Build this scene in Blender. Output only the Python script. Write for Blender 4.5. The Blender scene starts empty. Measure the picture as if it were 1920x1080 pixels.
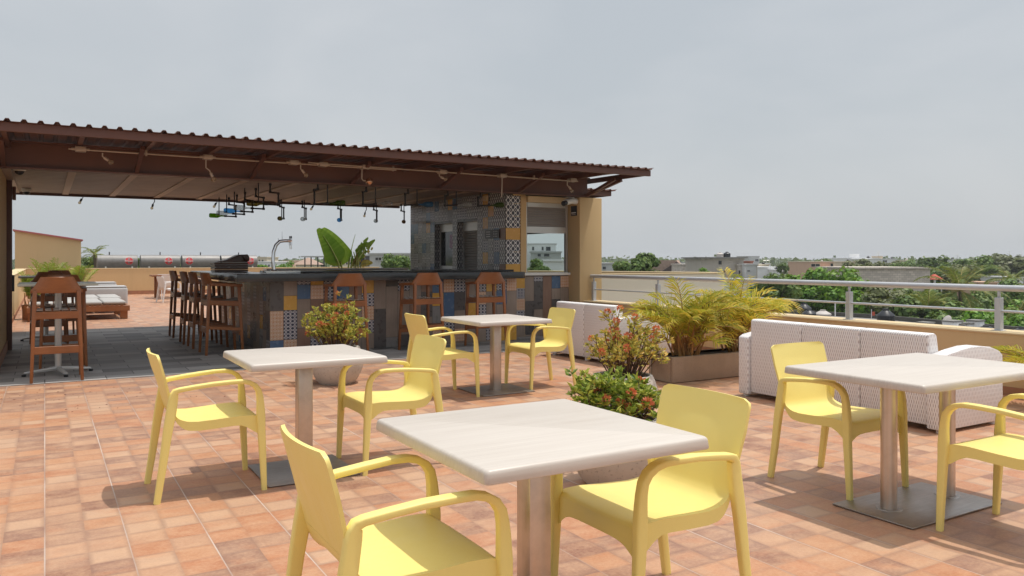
import bpy, bmesh, math, random
from mathutils import Vector, Matrix
rnd = random.Random(7)
PI = math.pi
sc = bpy.context.scene
COL = sc.collection

# ---------------------------------------------------------------- camera frame
FPX, CH, TH, HY = 1479.0, 1.38, math.radians(30.64), 487.5
FW = Vector((math.sin(TH), math.cos(TH), 0)); RT = Vector((math.cos(TH), -math.sin(TH), 0))
def at(px, py, d):
    """point in the world at view depth d metres seen in that direction"""
    p = FW * d + RT * (d * (px - 960) / FPX); p.z = CH - d * (py - HY) / FPX
    return p
GROUND = -9.0
HAZE = .0004

# ---------------------------------------------------------------- node helpers
class NT:
    def __init__(s, name):
        s.m = bpy.data.materials.new(name); s.m.use_nodes = True
        s.t = s.m.node_tree; s.n = s.t.nodes; s.l = s.t.links
        s.b = s.n['Principled BSDF']; s.out = s.n['Material Output']
    def new(s, ty, **kw):
        n = s.n.new(ty)
        for k, v in kw.items(): setattr(n, k, v)
        return n
    def link(s, a, b): s.l.new(a, b)
    def val(s, sock, v):
        if hasattr(v, 'bl_idname') or hasattr(v, 'links'): s.l.new(v, sock)
        else: sock.default_value = v
    def math(s, op, a, b=None, c=None):
        n = s.new('ShaderNodeMath', operation=op)
        s.val(n.inputs[0], a)
        if b is not None: s.val(n.inputs[1], b)
        if c is not None: s.val(n.inputs[2], c)
        return n.outputs[0]
    def mix(s, f, a, b, blend='MIX'):
        n = s.new('ShaderNodeMix', data_type='RGBA', blend_type=blend)
        s.val(n.inputs[0], f); s.val(n.inputs[6], a if not isinstance(a, tuple) else c4(a)); s.val(n.inputs[7], b if not isinstance(b, tuple) else c4(b))
        return n.outputs[2]
    def coord(s, which='Object'):
        return s.new('ShaderNodeTexCoord').outputs[which]
    def xyz(s, v):
        n = s.new('ShaderNodeSeparateXYZ'); s.link(v, n.inputs[0]); return n.outputs
    def comb(s, x, y, z=0.0):
        n = s.new('ShaderNodeCombineXYZ'); s.val(n.inputs[0], x); s.val(n.inputs[1], y); s.val(n.inputs[2], z); return n.outputs[0]
    def noise(s, v, scale, detail=3, rough=.55, out='Fac'):
        n = s.new('ShaderNodeTexNoise'); s.link(v, n.inputs['Vector']) if v is not None else None
        n.inputs['Scale'].default_value = scale; n.inputs['Detail'].default_value = detail; n.inputs['Roughness'].default_value = rough
        return n.outputs[out]
    def ramp(s, f, stops, interp='LINEAR'):
        n = s.new('ShaderNodeValToRGB'); n.color_ramp.interpolation = interp
        e = n.color_ramp.elements
        while len(e) < len(stops): e.new(.5)
        for i, (p, c) in enumerate(stops): e[i].position = p; e[i].color = c4(c)
        s.val(n.inputs[0], f); return n.outputs[0]
    def maprange(s, f, a, b, c, d):
        n = s.new('ShaderNodeMapRange'); s.val(n.inputs[0], f)
        for i, v in enumerate((a, b, c, d)): n.inputs[i + 1].default_value = v
        return n.outputs[0]
    def mapping(s, v, scale=(1, 1, 1), rot=(0, 0, 0)):
        n = s.new('ShaderNodeMapping'); s.link(v, n.inputs[0]); n.inputs['Scale'].default_value = scale; n.inputs['Rotation'].default_value = rot
        return n.outputs[0]
    def bump(s, h, strength=.2, dist=.01):
        n = s.new('ShaderNodeBump'); n.inputs['Strength'].default_value = strength; n.inputs['Distance'].default_value = dist
        s.link(h, n.inputs['Height']); s.link(n.outputs[0], s.b.inputs['Normal'])
    def color(s, c): s.val(s.b.inputs['Base Color'], c4(c) if isinstance(c, tuple) else c)
    def rough(s, v): s.val(s.b.inputs['Roughness'], v)
def c4(c): return (c[0], c[1], c[2], 1.0)
def sc_(c, k): return tuple(min(1, x * k) for x in c)

MATS = {}
def plain(name, col, rough=.6, metal=0.0, var=.12, nscale=4.0, bump=0.0, bscale=60.0, spec=.5, wear=0.0):
    if name in MATS: return MATS[name]
    t = NT(name); v = t.coord()
    n1 = t.noise(v, nscale, 4)
    c = t.mix(n1, sc_(col, 1 - var), sc_(col, 1 + var))
    if wear:
        n2 = t.noise(v, nscale * .35, 6, .7)
        c = t.mix(t.math('MULTIPLY', t.maprange(n2, .52, .7, 0, 1), wear), c, sc_(col, .55))
    t.color(c); t.rough(t.maprange(n1, .3, .7, max(.02, rough - .06), min(1, rough + .06)))
    t.b.inputs['Metallic'].default_value = metal; t.b.inputs['Specular IOR Level'].default_value = spec
    if bump: t.bump(t.noise(v, bscale, 3), bump, .01)
    MATS[name] = t.m; return t.m

# ---------------------------------------------------------------- materials
def m_terracotta():
    t = NT('terracotta_tiles'); v = t.coord(); x, y, z = t.xyz(v)
    S = .1765
    u = t.math('DIVIDE', x, S); w = t.math('DIVIDE', t.math('SUBTRACT', y, 5.63), S)
    cu = t.math('FLOOR', u); cw = t.math('FLOOR', w)
    fu = t.math('SUBTRACT', u, cu); fw = t.math('SUBTRACT', w, cw)
    wn = t.new('ShaderNodeTexWhiteNoise', noise_dimensions='2D'); t.link(t.comb(cu, cw), wn.inputs['Vector'])
    r = wn.outputs['Value']; rc = t.xyz(wn.outputs['Color'])
    base = t.ramp(r, [(0, (.25, .115, .075)), (.14, (.41, .17, .085)), (.32, (.44, .205, .105)), (.48, (.44, .24, .145)), (.62, (.36, .195, .125)), (.78, (.48, .295, .19)), (.88, (.28, .145, .10))], 'CONSTANT')
    # streaky shading baked in the tile's glaze, stretched along x with a random offset for each cell
    vv = t.comb(t.math('ADD', t.math('MULTIPLY', x, 6.5), t.math('MULTIPLY', rc[1], 37.0)), t.math('ADD', t.math('MULTIPLY', y, 9.5), t.math('MULTIPLY', rc[2], 53.0)), 0.0)
    st = t.noise(vv, 1.0, 4, .6)
    base = t.mix(t.maprange(st, .4, .72, 0, .6), base, (.55, .335, .20))
    st2 = t.noise(vv, .7, 2, .5)
    base = t.mix(t.maprange(st2, .55, .8, 0, .5), base, (.52, .20, .085))
    ml = t.noise(v, 60, 4, .65)
    base = t.mix(t.maprange(ml, .35, .75, 0, .25), base, (.74, .5, .33))
    # dark cell borders
    eu = t.math('MINIMUM', fu, t.math('SUBTRACT', 1.0, fu)); ew = t.math('MINIMUM', fw, t.math('SUBTRACT', 1.0, fw))
    wob = t.math('MULTIPLY', t.math('SUBTRACT', t.noise(v, 25, 2), .5), .07)
    e = t.math('ADD', t.math('MINIMUM', eu, ew), wob)
    edge = t.math('MULTIPLY', t.maprange(e, .0, .14, 1, 0), t.maprange(rc[0], 0, 1, .05, .6))
    base = t.mix(edge, base, (.23, .125, .09))
    # grout every two cells
    gu = t.math('PINGPONG', u, 1.0); gw = t.math('PINGPONG', w, 1.0)
    lu = t.maprange(gu, .012, .022, 1, 0); lw = t.maprange(gw, .004, .012, 1, 0)
    gn = t.noise(v, 1.1, 3); 
    lu = t.math('MULTIPLY', lu, t.maprange(gn, .35, .6, .35, 1)); lw = t.math('MULTIPLY', lw, t.maprange(gn, .5, .7, .0, .45))
    g = t.math('MAXIMUM', lu, lw)
    gcol = t.mix(t.maprange(t.noise(v, .8, 2), .4, .6, 0, 1), (.60, .50, .43), (.36, .25, .20))
    base = t.mix(g, base, gcol)
    # broad dust and stains
    ds = t.noise(v, .55, 5, .62)
    base = t.mix(t.maprange(ds, .45, .75, 0, .28), base, (.52, .40, .31))
    base = t.mix(t.maprange(t.noise(v, 1.7, 5, .7), .62, .75, 0, .35), base, (.30, .18, .12))
    t.color(base)
    t.rough(t.maprange(st, .3, .7, .42, .6)); t.b.inputs['Specular IOR Level'].default_value = .35
    h = t.math('SUBTRACT', t.math('MULTIPLY', st, .35), t.math('ADD', g, t.math('MULTIPLY', edge, .3)))
    t.bump(h, .3, .004)
    return t.m
def m_slate():
    t = NT('dark_slate_tiles'); v = t.coord(); x, y, z = t.xyz(v)
    b = t.new('ShaderNodeTexBrick'); t.link(v, b.inputs[0]); b.offset = .5; b.squash = 1
    b.inputs['Color1'].default_value = (0, 0, 0, 1); b.inputs['Color2'].default_value = (1, 1, 1, 1); b.inputs['Mortar'].default_value = (.5, .5, .5, 1)
    b.inputs['Scale'].default_value = 1; b.inputs['Brick Width'].default_value = .62; b.inputs['Row Height'].default_value = .31
    b.inputs['Mortar Size'].default_value = .006; b.inputs['Mortar Smooth'].default_value = .1; b.inputs['Bias'].default_value = 0
    n = t.noise(t.mapping(v, (2.5, 14, 1)), 1, 5, .6)
    col = t.ramp(b.outputs['Color'], [(0, (.12, .115, .11)), (.25, (.22, .21, .20)), (.45, (.34, .315, .29)), (.62, (.27, .26, .25)), (.78, (.47, .445, .42)), (.9, (.18, .175, .17)), (1, (.52, .50, .47))])
    col = t.mix(t.maprange(n, .35, .7, 0, .35), col, (.36, .335, .31))
    col = t.mix(b.outputs['Fac'], col, (.12, .115, .11))
    t.color(col); t.rough(t.maprange(n, .3, .7, .5, .7)); t.b.inputs['Specular IOR Level'].default_value = .2
    t.bump(t.math('SUBTRACT', t.math('MULTIPLY', n, .4), b.outputs['Fac']), .3, .004)
    return t.m
def m_stucco(name, col, var=.07, stain=.25):
    t = NT(name); v = t.coord()
    n = t.noise(v, .9, 5, .6); f = t.noise(v, 90, 2)
    c = t.mix(n, sc_(col, 1 - var), sc_(col, 1 + var))
    s = t.noise(t.mapping(v, (3, 3, .35)), 1.2, 5, .7)
    c = t.mix(t.maprange(s, .55, .78, 0, stain), c, sc_(col, .6))
    t.color(c); t.rough(.9); t.b.inputs['Specular IOR Level'].default_value = .2
    t.bump(f, .35, .006); return t.m
def m_wood(name, c1, c2, rough=.4, sc=(6, 60, 60)):
    t = NT(name); v = t.coord()
    oi = t.new('ShaderNodeObjectInfo')
    off = t.new('ShaderNodeVectorMath', operation='ADD'); t.link(v, off.inputs[0]); t.link(t.comb(t.math('MULTIPLY', oi.outputs['Random'], 9.0), 0.0, 0.0), off.inputs[1])
    n = t.noise(t.mapping(off.outputs[0], sc), 1, 5, .6); n2 = t.noise(off.outputs[0], 3, 2)
    c = t.mix(n, c1, c2); c = t.mix(t.maprange(n2, .4, .7, 0, .4), c, sc_(c1, .6))
    t.color(c); t.rough(t.maprange(n, .3, .7, rough - .08, rough + .1)); t.bump(n, .12, .003); return t.m
def m_tabletop():
    t = NT('whitewashed_wood_laminate'); v = t.coord()
    n = t.noise(t.mapping(v, (2.2, 120, 30)), 1, 6, .7); n2 = t.noise(t.mapping(v, (.9, 9, 9)), 1, 4, .6)
    c = t.mix(t.maprange(n, .3, .72, 0, 1), (.52, .46, .40), (.63, .575, .515))
    c = t.mix(t.maprange(n2, .45, .7, 0, .4), c, (.63, .575, .515))
    t.color(c); t.rough(t.maprange(n, .3, .7, .33, .45)); t.bump(n, .12, .002); return t.m
def m_steel(name, col=(.56, .53, .5), rough=.34, sc=(60, 60, 2), metal=1.0):
    t = NT(name); v = t.coord(); n = t.noise(t.mapping(v, sc), 1, 4, .6); n2 = t.noise(v, 7, 4, .7)
    t.color(t.mix(t.maprange(n2, .45, .7, 0, .35), col, sc_(col, .6))); t.rough(t.maprange(n, .3, .7, rough - .08, rough + .12)); t.b.inputs['Metallic'].default_value = metal
    t.bump(n, .06, .001); return t.m
def m_wicker():
    t = NT('white_wicker_weave'); v = t.coord(); x, y, z = t.xyz(v)
    zz = t.math('DIVIDE', z, .034); row = t.math('FLOOR', zz); fz = t.math('ABSOLUTE', t.math('SUBTRACT', t.math('FRACT', zz), .5))
    u = t.math('ADD', t.math('DIVIDE', t.math('ADD', x, y), .021), t.math('MULTIPLY', row, .5)); fu = t.math('ABSOLUTE', t.math('SUBTRACT', t.math('FRACT', u), .5))
    k = t.math('MULTIPLY', t.maprange(fu, .07, .17, 1, 0), t.maprange(fz, .28, .40, 1, 0))
    wv = t.maprange(fz, .3, .5, 0, .35)
    n = t.noise(v, 5, 3); base = t.mix(n, (.82, .80, .79), (.88, .87, .86)); base = t.mix(wv, base, (.66, .61, .60))
    t.color(t.mix(k, base, (.50, .435, .42))); t.rough(.5)
    t.bump(t.math('SUBTRACT', t.math('MULTIPLY', fu, .5), t.math('ADD', k, t.math('MULTIPLY', wv, .5))), .8, .006); return t.m
def m_plastic(name, col):
    t = NT(name); v = t.coord(); n = t.noise(v, 260, 2); n2 = t.noise(v, 5, 4)
    t.color(t.mix(t.maprange(n2, .4, .75, 0, .2), col, sc_(col, .86))); t.rough(.5); t.b.inputs['Specular IOR Level'].default_value = .35
    sm = t.noise(t.mapping(v, (9, 9, 3)), 1, 6, .75); t.rough(t.maprange(sm, .35, .7, .38, .62))
    t.bump(n, .05, .001); return t.m
def m_concrete(name, col, speck=.5):
    t = NT(name); v = t.coord(); n = t.noise(v, 6, 6, .65); f = t.noise(v, 120, 2); s = t.noise(v, 55, 2, .5)
    c = t.mix(n, sc_(col, .8), sc_(col, 1.15)); c = t.mix(t.math('MULTIPLY', t.maprange(s, .62, .68, 0, 1), speck), c, sc_(col, .35))
    d = t.noise(t.mapping(v, (8, 8, 1.2)), 1, 4, .7); c = t.mix(t.maprange(d, .55, .75, 0, .3), c, sc_(col, .6))
    t.color(c); t.rough(.9); t.bump(t.math('ADD', f, t.math('MULTIPLY', s, -1.0)), .3, .004); return t.m
def m_block(name, col, bw=.4, bh=.2):
    t = NT(name); v = t.coord(); x, y, z = t.xyz(v)
    b = t.new('ShaderNodeTexBrick'); t.link(t.comb(t.math('ADD', x, y), z), b.inputs[0]); b.offset = .5
    b.inputs['Color1'].default_value = c4(sc_(col, .85)); b.inputs['Color2'].default_value = c4(sc_(col, 1.15)); b.inputs['Mortar'].default_value = c4(sc_(col, .7))
    b.inputs['Scale'].default_value = 1; b.inputs['Brick Width'].default_value = bw; b.inputs['Row Height'].default_value = bh; b.inputs['Mortar Size'].default_value = .014
    n = t.noise(v, .7, 5, .65); t.color(t.mix(t.maprange(n, .4, .75, 0, .35), b.outputs['Color'], sc_(col, .6))); t.rough(.95); return t.m
def m_pattern(name, dark, light, nu, nv, kind):
    """printed cement tile: pattern drawn in the tile's own uv square"""
    t = NT(name); u, w, _ = t.xyz(t.coord('UV'))
    a = t.math('MULTIPLY', u, 2 * PI * nu); b = t.math('MULTIPLY', w, 2 * PI * nv)
    if kind == 'lattice':
        f = t.math('ABSOLUTE', t.math('ADD', t.math('COSINE', a), t.math('MULTIPLY', t.math('COSINE', b), .8)))
        k = t.maprange(f, .38, .5, 1, 0)
        dots = t.maprange(t.math('ADD', t.math('COSINE', a), t.math('COSINE', b)), 1.75, 1.85, 0, 1)
        k = t.math('MAXIMUM', k, dots)
    elif kind == 'diamond':
        s = t.math('ADD', t.math('COSINE', a), t.math('COSINE', b))
        k1 = t.maprange(t.math('ABSOLUTE', t.math('SUBTRACT', s, -.35)), .5, .6, 1, 0)
        k2 = t.maprange(s, -1.75, -1.65, 1, 0)
        k = t.math('MAXIMUM', k1, k2)
    else:
        s = t.math('ADD', t.math('COSINE', a), t.math('COSINE', b))
        k = t.maprange(t.math('SINE', t.math('MULTIPLY', s, 3.2)), -.1, .1, 0, 1)
    n = t.noise(t.coord(), 30, 3)
    c = t.mix(k, dark, light); c = t.mix(t.maprange(n, .4, .7, 0, .25), c, sc_(dark, 1.2))
    t.color(c); t.rough(.28); return t.m
def m_leaf(name, cols, trans=.3, rough=.5):
    t = NT(name); g = t.new('ShaderNodeNewGeometry'); oi = t.new('ShaderNodeObjectInfo')
    k = t.math('FRACT', t.math('ADD', t.math('MULTIPLY', g.outputs['Random Per Island'], .999), t.math('MULTIPLY', oi.outputs['Random'], 0.0)))
    c = t.ramp(k, [(i / (len(cols) - 1), c) for i, c in enumerate(cols)])
    hs = t.new('ShaderNodeHueSaturation'); t.link(c, hs.inputs['Color']); t.link(t.maprange(oi.outputs['Random'], 0, 1, .82, 1.15), hs.inputs['Value'])
    c = hs.outputs[0]
    t.color(c); t.rough(rough); t.b.inputs['Specular IOR Level'].default_value = .3
    tr = t.new('ShaderNodeBsdfTranslucent'); t.link(t.mix(.5, c, (.25, .30, .03)), tr.inputs[0])
    mx = t.new('ShaderNodeMixShader'); mx.inputs[0].default_value = trans
    t.link(t.b.outputs[0], mx.inputs[1]); t.link(tr.outputs[0], mx.inputs[2]); t.link(mx.outputs[0], t.out.inputs[0]); return t.m
def m_glass(name, col, alpha=.75, rough=.03):
    t = NT(name); tr = t.new('ShaderNodeBsdfTransparent'); tr.inputs[0].default_value = c4(col)
    t.color(sc_(col, .5)); t.rough(rough); t.b.inputs['Specular IOR Level'].default_value = .7
    fr = t.new('ShaderNodeFresnel'); fr.inputs[0].default_value = 1.45
    gb = t.new('ShaderNodeNewGeometry').outputs['Backfacing']; mx = t.new('ShaderNodeMixShader'); t.link(t.math('ADD', t.math('MULTIPLY', fr.outputs[0], t.math('SUBTRACT', 1.0, gb)), 1 - alpha), mx.inputs[0])
    t.link(tr.outputs[0], mx.inputs[1]); t.link(t.b.outputs[0], mx.inputs[2]); t.link(mx.outputs[0], t.out.inputs[0]); return t.m

M = dict(
 terra=m_terracotta(), slate=m_slate(),
 tan=m_stucco('ochre_stucco', (.62, .445, .24)), cream=m_stucco('cream_stucco', (.82, .75, .63), .05, .15),
 capcream=m_stucco('pale_cap_stucco', (.66, .52, .32), .05, .1),
 skirt=plain('terracotta_skirting', (.36, .17, .09), .6, var=.3, nscale=9),
 brown=plain('brown_painted_steel', (.135, .062, .046), .5, var=.2, nscale=3, wear=.2),
 roofing=plain('brown_corrugated_steel', (.16, .075, .052), .5, var=.25, nscale=2, wear=.3),
 ceilw=m_wood('ceiling_boards', (.25, .185, .15), (.38, .285, .225), .5, (1.2, 30, 30)),
 batten=plain('ceiling_batten', (.52, .40, .31), .55),
 conduit=plain('galvanised_conduit', (.46, .385, .32), .45, .3, var=.15, nscale=12),
 black=plain('black_iron', (.016, .014, .014), .5, var=.3), blackpl=plain('black_plastic', (.018, .019, .022), .35, var=.2),
 white=plain('white_paint', (.76, .74, .70), .45, var=.05), whitepl=m_plastic('white_plastic', (.74, .72, .70)),
 shutter=plain('grey_roller_shutter', (.27, .245, .225), .45, var=.1), alum=plain('pale_aluminium', (.60, .60, .58), .4, .5, var=.06),
 rail=plain('silver_painted_rail', (.53, .54, .56), .42, .35, var=.08, wear=.1),
 stone=plain('grey_stone_counter', (.042, .046, .048), .2, var=.25, nscale=30), stoneblk=plain('black_granite', (.008, .008, .009), .1, var=.2),
 steel=m_steel('brushed_stainless_steel', (.62, .54, .47), .36), basesteel=m_steel('worn_steel_plate', (.40, .375, .35), .42, (5, 60, 5)),
 chrome=m_steel('chrome', (.75, .76, .78), .1, (4, 4, 4)), traysteel=m_steel('tray_steel', (.5, .52, .52), .25, (4, 40, 4)),
 tanksteel=m_steel('stainless_tank', (.25, .24, .23), .5, (2, 50, 50), .35),
 yellow=m_plastic('yellow_plastic', (.87, .73, .25)), table=m_tabletop(),
 teak=m_wood('oiled_teak', (.20, .068, .02), (.36, .135, .045), .38), darkteak=m_wood('dark_stained_wood', (.055, .022, .012), (.11, .045, .024), .35),
 deckwood=m_wood('daybed_wood', (.28, .11, .045), (.45, .20, .08), .45), strap=plain('woven_taupe_strap', (.34, .28, .24), .8, var=.15, nscale=40, bump=.3, bscale=300),
 wicker=m_wicker(), wickrim=plain('white_wicker_rim', (.78, .76, .74), .5, var=.1, nscale=60, bump=.5, bscale=90),
 potc=m_concrete('pale_concrete', (.52, .47, .41), .55), planterc=m_concrete('brown_cast_concrete', (.40, .29, .205), .35), soil=plain('potting_soil', (.05, .034, .022), .95, var=.4, nscale=40, bump=.6),
 cushion=plain('grey_cushion', (.40, .385, .365), .85, var=.1, nscale=15, bump=.3, bscale=30), sheet=plain('pale_grey_cover', (.43, .43, .43), .7, var=.08),
 # tiles
 tblk=m_pattern('black_white_lattice_tile', (.035, .035, .05), (.80, .78, .76), 3, 1.5, 'lattice'),
 tlat2=m_pattern('black_white_net_tile', (.035, .035, .05), (.80, .78, .76), 3, 2, 'lattice'),
 tdia=m_pattern('grey_navy_diamond_tile', (.025, .03, .065), (.66, .63, .63), 3, 4, 'diamond'),
 torg=m_pattern('orange_cream_zigzag_tile', (.48, .18, .06), (.74, .64, .52), 4, 4, 'zig'),
 tylw=plain('ochre_yellow_tile', (.62, .34, .065), .25, var=.06, nscale=12), tblu=plain('slate_blue_tile', (.085, .15, .26), .25, var=.08, nscale=12),
 tdrk=plain('charcoal_tile', (.095, .087, .085), .3, var=.2, nscale=12), twd=m_wood('brown_wood_look_tile', (.23, .175, .14), (.37, .295, .24), .35, (40, 40, 4)),
 twd2=m_wood('russet_wood_look_tile', (.20, .11, .075), (.31, .19, .135), .35, (40, 40, 4)), tgry=plain('grey_tile', (.22, .215, .21), .3, var=.15, nscale=12),
 grn=m_glass('green_bottle_glass', (.25, .40, .04), .8), blu=m_glass('blue_bottle_glass', (.22, .52, .78), .8), clr=m_glass('clear_bottle_glass', (.80, .82, .82), .75), olv=m_glass('olive_bottle_glass', (.30, .24, .05), .75), brn=m_glass('brown_bottle_glass', (.36, .22, .06), .75),
 bulb=m_glass('bulb_glass', (.95, .85, .7), .7), pane=plain('dark_window_pane', (.03, .035, .04), .08, var=.3), greenglass=m_glass('green_tinted_window_glass', (.93, .985, .97), .93),
 red=plain('red_badge', (.55, .03, .04), .4, var=.05), badgewhite=plain('badge_white', (.8, .78, .76), .5, var=.02), pink=plain('pink_screen', (.30, .13, .26), .3, var=.3, nscale=2),
 pinkroof=plain('red_metal_coping', (.42, .12, .12), .5, var=.1),
 leaf_ix=m_leaf('ixora_leaf', [(.14, .22, .04), (.42, .45, .08), (.68, .62, .13), (.76, .62, .14), (.28, .36, .06)]),
 leaf_iy=m_leaf('ixora_yellowing_leaf', [(.22, .27, .05), (.70, .56, .11), (.74, .46, .12), (.74, .64, .15), (.36, .36, .07), (.68, .60, .13)]),
 leaf_ig=m_leaf('ixora_green_leaf', [(.08, .15, .022), (.23, .33, .045), (.46, .53, .09), (.60, .56, .11), (.15, .24, .035)]),
 flower=m_leaf('orange_red_flower', [(.70, .17, .08), (.75, .26, .12), (.66, .11, .09), (.74, .36, .14)], .2),
 stem=plain('brown_twig', (.10, .055, .03), .8, var=.3, nscale=20), greenstem=plain('green_stem', (.22, .25, .06), .6, var=.2, nscale=8),
 leaf_ar=m_leaf('areca_leaf',  [(.34, .38, .04), (.68, .58, .07), (.82, .62, .07), (.26, .36, .04), (.80, .52, .08), (.54, .54, .07)], .45),
 leaf_arg=m_leaf('areca_green_leaf', [(.16, .26, .03), (.27, .36, .04), (.36, .38, .05)], .4),
 palmstem=plain('areca_cane', (.33, .17, .05), .6, var=.35, nscale=14), trunk=plain('tree_bark', (.13, .10, .075), .95, var=.35, nscale=9, bump=.6, bscale=20),
 leaf_ban=m_leaf('banana_leaf', [(.13, .27, .03), (.20, .35, .045)], .35, .38), leaf_band=m_leaf('torn_yellow_banana_leaf', [(.30, .27, .05), (.48, .38, .13), (.24, .13, .06)], .3),
 leaf_t1=m_leaf('tree_leaf_mid', [(.05, .10, .02), (.09, .165, .03), (.14, .22, .045), (.19, .26, .06)], .25),
 leaf_t2=m_leaf('tree_leaf_bright', [(.07, .19, .016), (.14, .31, .025), (.21, .40, .04), (.27, .44, .06)], .3),
 leaf_t3=m_leaf('tree_leaf_dusty', [(.09, .115, .045), (.15, .17, .07), (.21, .22, .10), (.14, .17, .055)], .25),
 leaf_coc=m_leaf('coconut_leaf', [(.07, .12, .025), (.12, .19, .035), (.21, .25, .05), (.32, .29, .07)], .3), cocstem=plain('yellow_frond_rib', (.34, .27, .08), .7),
 bgray=m_stucco('weathered_grey_concrete', (.50, .455, .40), .15, .6), bwhite=m_stucco('white_house_render', (.82, .82, .82), .05, .2), borange=m_stucco('salmon_house_render', (.66, .44, .32), .08, .3), bcream=m_stucco('cream_house_render', (.72, .63, .49), .08, .3),
 bgrey2=m_stucco('grey_house_render', (.52, .52, .51), .08, .35), block=m_block('grey_concrete_block', (.64, .565, .50), .4, .2), thatch=plain('dried_thatch', (.38, .265, .205), .95, var=.3, nscale=3, bump=.6, bscale=30), slab=m_concrete('roof_slab', (.24, .23, .215), .1), reddome=plain('red_canopy', (.45, .07, .03), .7), watertank=plain('black_water_tank', (.013, .015, .02), .4, var=.3), tankgrey=plain('pale_water_tank', (.5, .46, .43), .6),
)

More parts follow.
